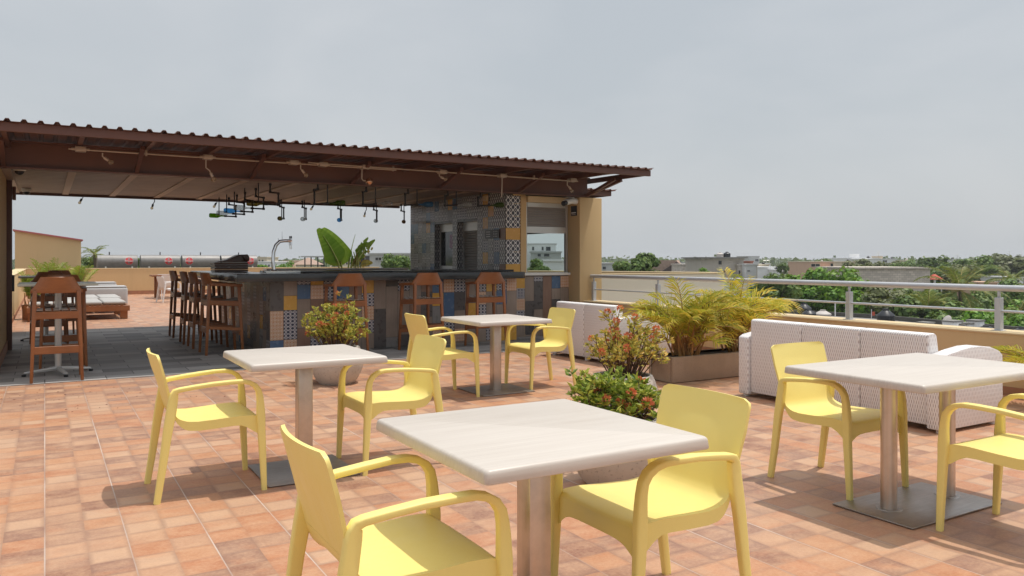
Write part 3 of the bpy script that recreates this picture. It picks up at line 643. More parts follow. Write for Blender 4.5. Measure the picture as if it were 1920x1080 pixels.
t = thing('drip_tray', 'shallow stainless drip tray under the beer tap on the counter', 'tray', (3, 11.77, 1.18)); b.build('tray', M['traysteel'], t, bevel=.002, segs=1)
b = MB()
for k in range(12): b.box(2.77 + k * .038, 2.785 + k * .038, 11.601, 11.939, 1.2005, 1.208)
b.build('grille', M['alum'], t)
t = thing('beer_tap_tower', 'curved chrome beer tap tower with round black badge', 'beer tap', (2.93, 11.77, 1.2))
MB().lathe([(.055, 0), (.05, .015), (.035, .03)], (2.9, 11.77, 1.209), 20).build('base', M['chrome'], t, smooth=True)
pts = [(2.9, 11.77, 1.22), (2.885, 11.77, 1.36), (2.895, 11.77, 1.5), (2.93, 11.77, 1.6), (2.985, 11.77, 1.655), (3.06, 11.77, 1.665), (3.13, 11.77, 1.665)]
MB().tube(pts, .028, 14, r2=.022).build('neck', M['chrome'], t, smooth=True)
for dy in (-.04, .04):
    b = MB(); b.tube([(3.09, 11.77 + dy, 1.665), (3.15, 11.77 + dy, 1.665)], .018, 10); b.tube([(3.145, 11.77 + dy, 1.70), (3.145, 11.77 + dy, 1.60)], .014, 8); b.tube([(3.145, 11.77 + dy, 1.60), (3.15, 11.77 + dy, 1.54)], .007, 6)
    f = b.build('faucet', M['chrome'], t, smooth=True)
    MB().tube([(3.145, 11.77 + dy, 1.70), (3.145, 11.77 + dy, 1.735)], .01, 8).build('handle', M['blackpl'], f, smooth=True)
b = MB(); b.tube([(2.965, 11.77, 1.665), (2.965, 11.77, 1.70)], .008, 6); b.build('badge_stem', M['chrome'], t)
b = MB(); b.lathe([(.048, -.012), (.052, 0), (.048, .012)], (0, 0, 0), 22, 'x'); o = b.build('badge', M['blackpl'], t, smooth=True); o.location = Vector((2.965, 11.77, 1.745)) - parent_off(t); o.rotation_euler = (0, 0, math.radians(62)); o.scale = (1, .75, 1.15)
MB().tube([(3.02, 11.77, 1.68), (3.02, 11.77, 1.80)], .005, 6).build('pin', M['chrome'], t)
# wooden box with sloping stacked lids on the left counter
t = thing('wooden_tray_stack', 'dark brown wooden trays stacked with a sloping one on top, left end of counter', 'wooden trays', (2.62, 14.0, 1.18))
b = MB()
for k in range(4): b.box(2.42 - .004 * k, 2.95, 13.7, 14.1, 1.184 + k * .04, 1.184 + k * .04 + .033)
b.build('tray', M['darkteak'], t, bevel=.004, segs=1)
MB().prism([(2.43, 1.344), (2.95, 1.344), (2.94, 1.475), (2.82, 1.47), (2.62, 1.38)], 13.72, 14.08).build('sloping_lid', M['darkteak'], t, bevel=.012)
MB().prism([(2.84, 1.47), (2.94, 1.476), (2.97, 1.43), (2.965, 1.36), (2.90, 1.36)], 13.68, 14.12).build('end_piece', M['darkteak'], t, bevel=.012)

# rear service wall, plant bed and banana plant
t = thing('service_wall', 'low rear wall with pale ledge behind the bar', 'wall', (5, 16.6, 0))
MB().box(3.95, 7.0, 16.45, 16.7, .006, 1.165).build('wall', M['tan'], t); MB().box(3.9, 7.02, 16.4, 16.75, 1.167, 1.2).build('ledge', M['white'], t, bevel=.005, segs=1)
MB().box(3.0, 3.94, 16.45, 16.6, .006, 1.10).build('panel', M['tdrk'], t)
def blade(mb, base, az, el, L, W, droop, fold=.25, tears=(), nu=22, twist=0):
    """long leaf blade along a drooping midrib"""
    pos = Vector(base); e = el; pts = []
    for i in range(nu + 1):
        pts.append((pos.copy(), e)); st = L / nu
        pos = pos + Vector((math.cos(e) * math.sin(az), math.cos(e) * math.cos(az), math.sin(e))) * st; e -= droop / nu
    sd = Vector((math.cos(az), -math.sin(az), 0))
    for side in (-1, 1):
        for i in range(nu):
            if (i, side) in tears or i in tears: continue
            q = []
            for j, m in ((i, 0), (i + 1, 0), (i + 1, 1), (i, 1)):
                s = j / nu; wd = W * 1.2 * (max(0, 1 - s) ** .62) * min(1, .25 + s * 4.5) ** .6
                p, ee = pts[j]; up = Vector((-math.sin(ee) * math.sin(az), -math.sin(ee) * math.cos(az), math.cos(ee)))
                r = (sd * side * math.cos(twist) + up * math.sin(twist) * side)
                q.append(p + (r * wd + up * wd * fold) * (m * .5) + (pts[min(nu, j + 1)][0] - p) * (m * .8))
            mb.add(q, [(0, 1, 2, 3)] if side > 0 else [(3, 2, 1, 0)])
    return [p for p, _ in pts]
BP = thing('banana_plant', 'banana plant with two big upright leaves and torn side leaves behind the bar', 'banana plant', (6.24, 18.35, 0))
spec = [((6.04, 18.35, 1.32), math.radians(-62), 1.15, .95, .50, .25, .02, (), 1.25), ((6.12, 18.35, 1.25), math.radians(-52), 1.22, 1.02, .66, .30, .02, (), 1.05), ((6.36, 18.35, 1.25), math.radians(62), .98, .92, .36, .3, .05, (4, 6, 9, 12, 15), 1.2), ((6.5, 18.35, 1.55), math.radians(64), .75, .5, .26, .5, .05, (), 1.2), ((6.3, 18.35, 1.3), math.radians(40), 1.15, .85, .3, .3, .05, (5, 8, 11), 1.2), ((6.55, 18.35, 1.4), math.radians(72), .95, .7, .26, .4, .05, (6, 10), 1.25)]
st = MB()
for i, (bs, az, el, L, W, dr, fo, te, tw) in enumerate(spec):
    m = MB(); mid = blade(m, bs, az, el, L, W, dr, fo, te, 22, tw); m.build('leaf', M['leaf_ban'], BP, smooth=True)
    st.tube([(bs[0] + (.12 if i < 2 else -.08), 18.35, .5), bs] + mid[2:18:3], .022, 6, r2=.006)
for bs, az, el, L, W, te in (((6.44, 18.35, 1.28), 65, .72, .75, .28, (3, 5, 6, 9, 10, 13)), ((6.6, 18.35, 1.27), 70, .25, .38, .2, ()), ((6.38, 18.35, 1.22), 60, .95, .5, .18, (2, 7, 11))):
    m = MB(); mid = blade(m, bs, math.radians(az), el, L, W, .35, .05, te, 16, 1.2); m.build('torn_leaf', M['leaf_band'], BP, smooth=True); st.tube([(bs[0] - .1, 18.35, .5), bs] + mid[2:12:3], .018, 6, r2=.005)
st.build('stalk', M['greenstem'], BP, smooth=True)
t = thing('planter_bed', 'raised stucco planting bed behind the bar', 'planter', (6.3, 18.35, 0)); MB().box(5.3, 7.4, 18.05, 18.7, .006, .95).build('bed', M['tan'], t); MB().box(5.36, 7.34, 18.1, 18.65, .951, .96).build('soil', M['soil'], t)

# ================================================================ KITCHEN BLOCK
K = thing('kitchen_kiosk', 'tiled kitchen kiosk with shuttered windows at the right end of the bar', 'kiosk', (7.6, 13.5, 0))
XW, T1 = 7.003, .16
yc = [12.05 + .21 * k for k in range(21)]; w2 = (yc[5], yc[9]); w1 = (yc[10], yc[14]); ZB, ZT = 1.2, 2.12
b = MB()
for y0, y1, z0, z1 in ((yc[0] + .01, w2[0], .006, 2.6), (w2[1], w1[0], .006, 2.6), (w1[1], 16.25, .006, 2.6), (w2[0], w2[1], .006, ZB), (w2[0], w2[1], ZT, 2.6), (w1[0], w1[1], .006, ZB), (w1[0], w1[1], ZT, 2.6)):
    b.box(XW, XW + T1, y0, y1, z0, z1)
b.build('wall', M['tdrk'], K)
zr = [2.599 - .215 * k for k in range(12)]; zr = [z for z in zr]
rr = random.Random(11); mb = MB()
for i in range(20):
    for k in range(7):
        z1, z0 = zr[k], max(zr[k + 1], 1.0); ym = yc[i] + .1; zm = (z0 + z1) / 2
        if (w2[0] < ym < w2[1] or w1[0] < ym < w1[1]) and ZB < zm < ZT: continue
        q = rr.random(); key = 'Y' if q < .06 else 'U' if q < .12 else 'G' if q < .22 else 'D' if q < .38 else 'L' if q < .72 else 'B'
        if (i, k) in ((0, 3), (0, 6)): key = 'R'
        tile_quad(mb, key, 0, .21, z0, z1, lambda u, z, yy=yc[i] + .21: (XW - .003, yy - u, z))
mb.build('side_tiles', TM, K)
mb = MB()   # recess jambs in lattice tile
for w0, wn in (w2, w1):
    for k in range(4):
        tile_quad(mb, 'B', 0, T1, ZB + .23 * k, ZB + .23 * (k + 1), lambda u, z, yy=wn: (XW + u, yy - .002, z))
mb.build('jamb_tiles', TM, K)
# front strip, tan pier, lower tiled wall
mb = MB(); zz = [2.53, 2.385, 2.16, 1.95, 1.74, 1.525, 1.31, 1.12]
for k, key in enumerate('LLLYLLY'): tile_quad(mb, key, 7.006, 7.31, zz[k + 1], zz[k], lambda u, z: (u, 12.047, z))
mb.build('front_tiles', TM, K)
MB().box(XW + T1 + .002, 7.42, 12.05, 12.2, .006, 2.6).build('pier', M['tan'], K)
MB().box(7.312, 7.425, 12.03, 12.049, 1.12, 2.52).build('pier_facing', M['tan'], K)
MB().box(7.42, 8.36, 12.06, 12.2, .006, 1.10).build('wall', M['tdrk'], K)
fc2 = [[('W', .95)], [('Y', .215), ('D', .19), ('O', .2), ('D', .2), ('W', .3)], [('W', .45), ('K', .6)], [('D', .1), ('K', .5), ('W', .5)], [('R', .9)], [('U', .23), ('W', .2), ('K', .3), ('R', .4)], [('O', .215), ('W', .9)]]
mb = MB(); tile_columns(mb, fc2, 7.02, 1.34 / 7, 1.09, lambda u, z: (u, 12.044, z)); mb.build('low_front_tiles', TM, K)
MB().box(7.05, 8.355, 11.98, 12.3, 1.102, 1.15).build('sill', M['white'], K, bevel=.005, segs=1)
MB().box(7.43, 8.36, 11.98, 12.2, 2.42, 2.527).build('header', M['capcream'], K)
# front shutter
f = MB(); f.box(7.425, 7.465, 12.07, 12.13, 1.151, 2.42); f.box(8.31, 8.35, 12.07, 12.13, 1.151, 2.42); f.box(7.465, 8.31, 12.06, 12.14, 2.34, 2.42)
f = f.build('window_frame', M['alum'], K)
b = MB()
for k in range(8): b.prism([(12.08, 1.985 + k * .045), (12.092, 1.99 + k * .045), (12.095, 2.026 + k * .045), (12.08, 2.029 + k * .045), (12.105, 2.029 + k * .045), (12.105, 1.985 + k * .045)], 7.466, 8.309, 'yz')
b.build('roller_shutter', M['shutter'], f)
MB().box(7.466, 8.309, 12.07, 12.115, 1.87, 1.984).build('shutter_rail', M['alum'], f)
# right wall with the large greenish pane, rear wall
b = MB(); b.box(8.38, 8.46, 12.17, 12.21, .006, 2.6); b.box(8.38, 8.46, 12.211, 16.4, .006, 1.1); b.box(8.38, 8.46, 12.211, 16.4, 1.9, 2.6); b.box(8.38, 8.46, 14.6, 16.4, 1.101, 1.899); b.build('wall', M['shutter'], K)
f = MB().box(8.36, 8.40, 12.215, 14.6, 1.102, 1.13).build('window_frame', M['alum'], K); MB().box(8.41, 8.418, 12.215, 14.598, 1.101, 1.899).build('pane', M['greenglass'], f)
MB().box(XW + T1 + .002, 8.378, 16.15, 16.25, .006, 2.6).build('wall', M['tan'], K)
MB().box(XW, 8.8, 12.22, 16.4, 2.605, 2.64).build('ceiling', M['shutter'], K)
# windows in the left wall
f = MB(); X2 = XW + T1
for w0, wn in (w2, w1):
    pass
f = MB(); f.box(X2 - .05, X2 - .01, w1[0], w1[1] - .003, ZB, ZB + .06); f.box(X2 - .05, X2 - .01, w1[0], w1[1] - .003, ZT - .16, ZT - .002); f.box(X2 - .05, X2 - .01, w1[1] - .05, w1[1] - .003, ZB + .061, ZT - .161); f.box(X2 - .05, X2 - .01, w1[0], w1[0] + .04, ZB + .061, ZT - .161)
f = f.build('window_frame', M['alum'], K); p = MB().box(X2 - .035, X2 - .025, w1[0] + .041, w1[1] - .051, ZB + .061, ZT - .161).build('pane', M['pane'], f)
MB().box(X2 - .038, X2 - .0355, w1[0] + .07, w1[0] + .38, 1.62, 1.9).build('screen', M['pink'], f)
f = MB(); f.box(X2 - .05, X2 - .01, w2[0], w2[1] - .003, ZT - .17, ZT - .002); f.box(X2 - .05, X2 - .01, w2[1] - .045, w2[1] - .003, ZB, ZT - .171); f = f.build('window_frame', M['alum'], K)
b = MB()
for k in range(15): b.prism([(X2 - .04, ZB + .05 * k), (X2 - .028, ZB + .05 * k + .01), (X2 - .028, ZB + .05 * k + .042), (X2 - .04, ZB + .05 * k + .047), (X2 - .01, ZB + .05 * k + .047), (X2 - .01, ZB + .05 * k)], w2[0], w2[1] - .046)
b.build('roller_shutter', M['shutter'], f)
t = thing('menu_board', 'small black board with rows of white marks on the tiled wall', 'sign', (6.99, 12.5, 1.85))
MB().box(6.975, 6.997, 12.24, 12.75, 1.775, 1.93).build('board', M['blackpl'], t, bevel=.003, segs=1)
b = MB()
for r_ in range(3):
    for c_ in range(3):
        z = 1.885 - r_ * .042
        b.box(6.9722, 6.9748, 12.30 + c_ * .055, 12.318 + c_ * .055, z, z + .012); b.box(6.9722, 6.9748, 12.56 + c_ * .05, 12.595 + c_ * .05, z, z + .012)
b.build('lettering', M['badgewhite'], t)
t = thing('emergency_light', 'beige emergency light box high on the tiled wall', 'light', (6.98, 12.72, 2.5)); MB().box(6.93, 6.998, 12.62, 12.74, 2.46, 2.56).build('housing', M['capcream'], t, bevel=.008); MB().box(6.94, 6.998, 12.745, 12.83, 2.47, 2.55).build('lamp', M['batten'], t, bevel=.008)

# ================================================================ YELLOW CHAIRS
def chair_proto():
    C = proto('armchair', 'x', 'chair', 'yellow plastic armchairs'); my = M['yellow']
    HW = .262   # half width at leg centres
    def sweep(path, mb):
        """path: (x, y, z, width across y, thickness in plane, dir angle) -> rounded box sections"""
        rings = []; N = len(path)
        for i, (x, y, z, w, h) in enumerate(path):
            p = Vector((x, y, z)); a = Vector(path[max(0, i - 1)][:3]); b_ = Vector(path[min(N - 1, i + 1)][:3]); d = (b_ - a).normalized()
            s = Vector((0, 1, 0)); u = s.cross(d).normalized(); s = d.cross(u).normalized()
            r = min(w, h) * .25; ring = []
            for cx, cy, a0 in ((w / 2 - r, h / 2 - r, 0), (-w / 2 + r, h / 2 - r, 90), (-w / 2 + r, -h / 2 + r, 180), (w / 2 - r, -h / 2 + r, 270)):
                for k in range(4):
                    an = math.radians(a0 + 30 * k); ring.append(p + s * (cx + r * math.cos(an)) + u * (cy + r * math.sin(an)))
            rings.append(ring)
        n = 16; vs = [q for R_ in rings for q in R_]
        fs = [(i * n + k, i * n + (k + 1) % n, (i + 1) * n + (k + 1) % n, (i + 1) * n + k) for i in range(N - 1) for k in range(n)]
        fs += [tuple(range(n))[::-1], tuple((N - 1) * n + k for k in range(n))]
        mb.add(vs, fs)
    # seat
    def prof(u):     # u 0 front .. 1 rear
        P = [(.275, .428), (.262, .440), (.235, .446), (.15, .446), (.03, .438), (-.08, .434), (-.135, .439), (-.165, .450), (-.187, .467), (-.200, .488), (-.2085, .515)]
        s = u * (len(P) - 1); i = min(int(s), len(P) - 2); f = s - i
        return P[i][0] + (P[i + 1][0] - P[i][0]) * f, P[i][1] + (P[i + 1][1] - P[i][1]) * f
    def seat(u, v):
        x, z = prof(u); hw = .262 - .035 * min(1, u * 1.15); y = (v * 2 - 1) * hw
        e = abs(v * 2 - 1); z += .008 * e ** 6 * max(0, min(1, (u - .1) * 6, (.85 - u) * 6))
        return (x - .012 * e ** 4 * (1 if u < .1 else 0), y, z)
    def sth(u, v):
        e = abs(v * 2 - 1); x, z = prof(u)
        t = .022 + .030 * e ** 4 + .032 * max(0, 1 - u / .16) + .05 * math.exp(-((x - .25) ** 2 + (1 - e) ** 2 * .07) / .0036)
        k = max(0, min(1, (u - .62) / .38)); k = k * k * (3 - 2 * k)
        return (.004 * (1 - k) - .013 * k, 0, -t * (1 - k) - .003 * k)
    MB().shell(seat, 24, 20, sth).build('seat', my, C, smooth=True, angle=50)
    # back
    def back(u, v):  # u 0 bottom..1 top ; v across
        e = v * 2 - 1; z = .515 + .325 * u; x = -.2085 - .068 * u - .012 * u * u
        hw = .227 + .022 * min(1, u * 1.6)
        # rounded top corners
        k = max(0, (u - .90) / .10); hw2 = hw - .035 * (1 - math.sqrt(max(0, 1 - k * k)))
        y = e * hw2; x += -.024 * (1 - e * e) * min(1, u * 1.4)
        return (x, y, z)
    MB().shell(back, 24, 16, lambda u, v: (-.013, 0, -.002)).build('backrest', my, C, smooth=True, angle=50)
    for s in (-1, 1):
        yr, yf = s * .236, s * HW
        m = MB(); sweep([(-.30, yr * 1.02, 0, .030, .036), (-.27, yr, .2, .032, .042), (-.243, yr, .40, .034, .05), (-.226, yr, .50, .034, .055), (-.213, yr, .585, .034, .05), (-.208, yr, .612, .036, .042)], m); m.build('leg', my, C, smooth=True, angle=50)
        arc = []
        for k in range(0, 7):
            a = math.radians(180 - 15 * k - 22); arc.append((-.208 + .03 + .045 * math.cos(a) + .012, yr, .60 + .045 * math.sin(a), .04, .028))
        m = MB(); pth = [(-.219, yr, .57, .034, .046), (-.214, yr, .605, .036, .042), (-.203, yr, .626, .040, .034), (-.182, yr * 1.01, .634, .044, .026), (-.10, (yr * .7 + yf * .3), .645, .047, .024), (0, (yr + yf) / 2, .655, .050, .023), (.10, yf, .661, .050, .023), (.165, yf, .660, .049, .024), (.205, yf, .650, .046, .026), (.236, yf, .630, .042, .030), (.256, yf, .600, .038, .034), (.264, yf, .560, .036, .038), (.267, yf, .52, .036, .042)]
        sweep(pth, m); m.build('armrest', my, C, smooth=True, angle=50)
        m = MB(); sweep([(.267, yf, .525, .036, .042), (.270, yf, .44, .038, .05), (.272, yf, .38, .036, .046), (.282, yf, .18, .032, .038), (.29, yf, 0, .029, .031)], m); m.build('leg', my, C, smooth=True, angle=50)
    return C
CH0 = chair_proto()
chairs = [((.845, 5.10), 0, 'yellow armchair left of the small table nearest the wooden stools, facing right'), ((2.055, 5.09), PI, 'yellow armchair right of the left table, back to the middle table'),
          ((.968, 2.40), 0, 'yellow armchair cut off by the bottom edge, tan rear of its backrest towards us'), ((2.055, 2.40), PI, 'large yellow armchair right of the front table, seat in full sun'),
          ((3.47, 7.28), 0, 'yellow armchair left of the small table before the bar stools'), ((4.71, 7.33), PI, 'yellow armchair with its back against the white loveseat'),
          ((4.215, 3.18), -PI / 2, 'yellow armchair behind the twin pole table, facing us'), ((4.19, 2.06), PI / 2, 'yellow armchair cut off by the right edge in front of the twin pole table')]
for i, ((x, y), rz, lab) in enumerate(chairs):
    o = CH0 if i == 0 else dup(CH0); put(o, (x, y, 0), rz); o['label'] = lab

# ================================================================ TABLES
def table(label, cx, cy, w, d, h, poles, base, rot=0, round_=False):
    t = proto('table', label, 'table', 'whitewashed cafe tables')
    def ring(hx, hy, r, z):
        out = []
        for sx, sy, a0 in ((1, 1, 0), (-1, 1, 90), (-1, -1, 180), (1, -1, 270)):
            for k in range(5):
                a = math.radians(a0 + 22.5 * k); out.append((sx * (hx - r) + r * math.cos(a), sy * (hy - r) + r * math.sin(a), z))
        return out
    prof = [(-.10, h - .036), (.0, h - .044), (.004, h - .042), (.0055, h - .038), (.003, h - .014), (.001, h - .007), (-.003, h - .0025), (-.009, h)]
    rings = [ring(w / 2 + o, d / 2 + o, .016, z) for o, z in prof]; n = 20
    vs = [q for r in rings for q in r]; fs = [(i * n + k, i * n + (k + 1) % n, (i + 1) * n + (k + 1) % n, (i + 1) * n + k) for i in range(len(rings) - 1) for k in range(n)]
    fs += [tuple(range(n))[::-1], tuple((len(rings) - 1) * n + k for k in range(n))]
    MB().add(vs, fs).build('tabletop', M['table'], t, smooth=True, angle=40)
    for px, py in poles:
        if round_: MB().lathe([(.043, .012), (.043, h - .04)], (px, py, 0), 28).build('pole', M['steel'], t, smooth=True, angle=40)
        else: MB().box(px - .046, px + .046, py - .046, py + .046, .012, h - .04).build('pole', M['steel'], t, bevel=.006)
        MB().box(px - .15, px + .15, py - .15, py + .15, h - .038, h - .0345).build('bracket', M['black'], t)
        MB().lathe([(.07, .012), (.066, .016)] if round_ else [(.06, .012), (.058, .015)], (px, py, 0), 24).build('collar', M['basesteel'], t)
    bx0, bx1, by0, by1 = base
    MB().box(bx0, bx1, by0, by1, .003, .0125).build('base_plate', M['basesteel'], t, bevel=.0035)
    t.location = (cx, cy, 0); return t
table('square whitewashed table on one steel pole, left of the flower bowl', 1.455, 5.14, .84, .84, .77, [(0, -.02)], (-.29, .29, -.29, .29))
table('front square table with pale wood grain top, nearest the camera', 1.525, 2.42, .87, .87, .775, [(.0, 0)], (-.29, .29, -.29, .29))
table('square table standing in front of the two right bar stools', 4.09, 7.25, .84, .90, .77, [(.02, .03)], (-.29, .33, -.27, .31))
table('long table on two round steel poles at the right edge', 4.32, 2.70, 1.28, .84, .77, [(-.32, -.02), (.20, -.04)], (-.51, .33, -.28, .20), round_=True)

# ================================================================ BAR STOOLS (local: faces +Y)
def stool_proto():
    S = proto('bar_stool', 'x', 'bar stool', 'wooden bar stools'); w = M['teak']
    for sx in (-1, 1):
        MB().bar((sx * .25, -.25, 0), (sx * .215, -.20, 1.03), .032, .036, .044, .05).build('leg', w, S, bevel=.006)
        MB().bar((sx * .25, .26, 0), (sx * .22, .21, 1.0), .032, .036, .044, .05).build('leg', w, S, bevel=.006)
        # armrest
        MB().shell(lambda u, v: (sx * (.19 + .065 * v + .006 * math.sin(PI * u)), -.2 + .46 * u, 1.045 - .022 * u), 8, 3, lambda u, v: (0, 0, -.042)).build('armrest', w, S, bevel=.006, segs=1)
        MB().bar((sx * .232, -.215, .76), (sx * .232, .215, .735), .028, .075).build('side_rail', w, S, bevel=.004, segs=1)
        MB().bar((sx * .242, -.23, .40), (sx * .243, .235, .36), .024, .045).build('stretcher', w, S, bevel=.004, segs=1)
    def bk(u, v):   # u height, v across
        e = v * 2 - 1; hw = .262 - .115 * max(0, (u - .16)) ** .8
        return (e * hw, -.255 + .075 * abs(e) ** 2.2 - .035 * u, 1.0 + .185 * u - .0 * abs(e))
    MB().shell(bk, 10, 18, lambda u, v: (0, .028, 0)).build('backrest', w, S, smooth=True, bevel=.005, segs=1)
    for y, z in ((-.222, .752), (.222, .742)):
        MB().bar((-.22, y, z), (.22, y, z), .03, .085).build('seat_rail', w, S, bevel=.004, segs=1)
    MB().bar((-.24, -.232, .36), (.24, -.232, .36), .03, .085).build('stretcher', w, S, bevel=.004, segs=1)
    MB().bar((-.24, .238, .30), (.24, .238, .30), .045, .06).build('footrest', w, S, bevel=.004, segs=1)
    b = MB()
    for k in range(5):
        x0 = -.20 + .084 * k
        b.shell(lambda u, v: (x0 + .06 * v, -.24 + .48 * u, .812 - .04 * math.sin(PI * u)), 10, 1, lambda u, v: (0, 0, -.005))
    for k in range(5):
        y0 = -.19 + .08 * k
        b.shell(lambda u, v: (-.225 + .45 * u, y0 + .055 * v, .806 - .04 * math.sin(PI * (y0 + .24) / .48) - .012 * math.sin(PI * u)), 6, 1, lambda u, v: (0, 0, -.005))
    b.build('woven_seat', M['strap'], S)
    return S
ST0 = stool_proto()
stools = [((2.24, 12.24), -PI / 2 + .02, 'wooden bar stool at the left corner of the bar, nearest of the row of four'), ((2.22, 13.24), -PI / 2, 'dark bar stool along the left counter, second from the camera'), ((2.20, 14.0), -PI / 2 - .03, 'dark bar stool along the left counter, third from the camera'), ((2.20, 15.25), -PI / 2, 'dark bar stool along the left counter, farthest of the row of four'),
          ((3.74, 11.03), -.02, 'wooden bar stool behind the flowering bowl at the front counter'), ((4.93, 11.02), .06, 'middle wooden bar stool at the front counter, left of the square table'), ((6.02, 10.98), -.12, 'right wooden bar stool at the front counter, slightly turned'),
          ((.12, 10.52), 0, 'wooden bar stool with its back to us at the left high table'), ((.20, 11.5), PI, 'bar stool behind the pole of the nearer high table, facing us'), ((.06, 14.9), .05, 'dark bar stool on this side of the farther high table'), ((.24, 16.55), PI + .1, 'dark bar stool beyond the farther high table')]
dark = {1, 2, 3, 9, 10}
shade_wood = m_wood('shaded_dark_teak', (.10, .036, .012), (.18, .068, .022), .36)  # unused darker copy of the teak, shade put into its colour
for i, ((x, y), rz, lab) in enumerate(stools):
    o = ST0 if i == 0 else dup(ST0); put(o, (x, y, .005), rz); o['label'] = lab
# high tables
def high_table(label, x, y, w):
    t = thing('high_table', label, 'high table', (x, y, .005), 'high bar tables')
    MB().box(x - w / 2, x + w / 2, y - w / 2, y + w / 2, 1.075, 1.105).build('tabletop', M['sheet'] if False else plain('pale_green_laminate', (.42, .43, .36), .35), t, bevel=.008)
    MB().tube([(x, y, .06), (x, y, 1.075)], .038, 20).build('pole', M['alum'], t, smooth=True)
    for a in range(4):
        an = math.radians(90 * a + 12); e = Vector((x + .36 * math.cos(an), y + .36 * math.sin(an), .045))
        b = MB(); b.bar((x, y, .075), e, .05, .05, .04, .025); b.build('foot', M['alum'], t, bevel=.008); MB().lathe([(.025, .006), (.025, .034)], (e.x, e.y, 0), 12).build('glide', M['blackpl'], t)
high_table('nearer pale high table on a thick grey pole beside the left wall', .14, 11.0, .82); high_table('farther pale high table half hidden behind stool backs', .02, 15.8, .8)

# ================================================================ SOFAS
def sofa(label, x, y0, y1, segs):
    t = thing('sofa', label, 'sofa', (x, (y0 + y1) / 2, 0), 'white wicker sofas'); W = M['wicker']
    aw = .13; D = .86
    prof = [(x - .03, .028), (x - .03, .60), (x + .02, .625), (x + .22, .655), (x + .38, .672), (x + .52, .672), (x + .68, .655), (x + .80, .62), (x + .86, .58), (x + .865, .028)]
    for ya in (y0, y1 - aw):
        mb = MB(); n = len(prof); mb.prism(prof, ya, ya + aw)
        mb.build('arm', W, t, bevel=.014)
    L = (y1 - y0 - 2 * aw - .004) / segs
    for k in range(segs):
        a = y0 + aw + .002 + L * k
        MB().prism([(x, .05), (x + .15, .05), (x + .20, .40), (x + .13, .77), (x + .10, .785), (x + .02, .785), (x, .77)], a + .003, a + L - .003).build('back_panel', W, t, bevel=.012)
    MB().box(x + .21, x + .84, y0 + aw + .003, y1 - aw - .003, .075, .30).build('seat_base', W, t, bevel=.01)
    for k in range(segs): MB().box(x + .22, x + .85, y0 + aw + .01 + L * k, y0 + aw + L * (k + 1) - .01, .302, .42).build('seat_cushion', M['cushion'], t, bevel=.03, segs=3)
    for xx, yy in ((x + .03, y0 + .05), (x + .78, y0 + .05), (x + .03, y1 - .05), (x + .78, y1 - .05), (x + .06, (y0 + y1) / 2)): MB().lathe([(.03, 0), (.03, .049 if abs(yy - (y0 + y1) / 2) < .1 else .027)], (xx, yy, 0), 12).build('foot', M['whitepl'], t)
sofa('three seat white wicker sofa behind the twin pole table, back towards us', 6.11, 3.62, 5.74, 3)
sofa('two seat white wicker sofa beside the column behind the orange flowers', 6.36, 8.0, 9.62, 2)

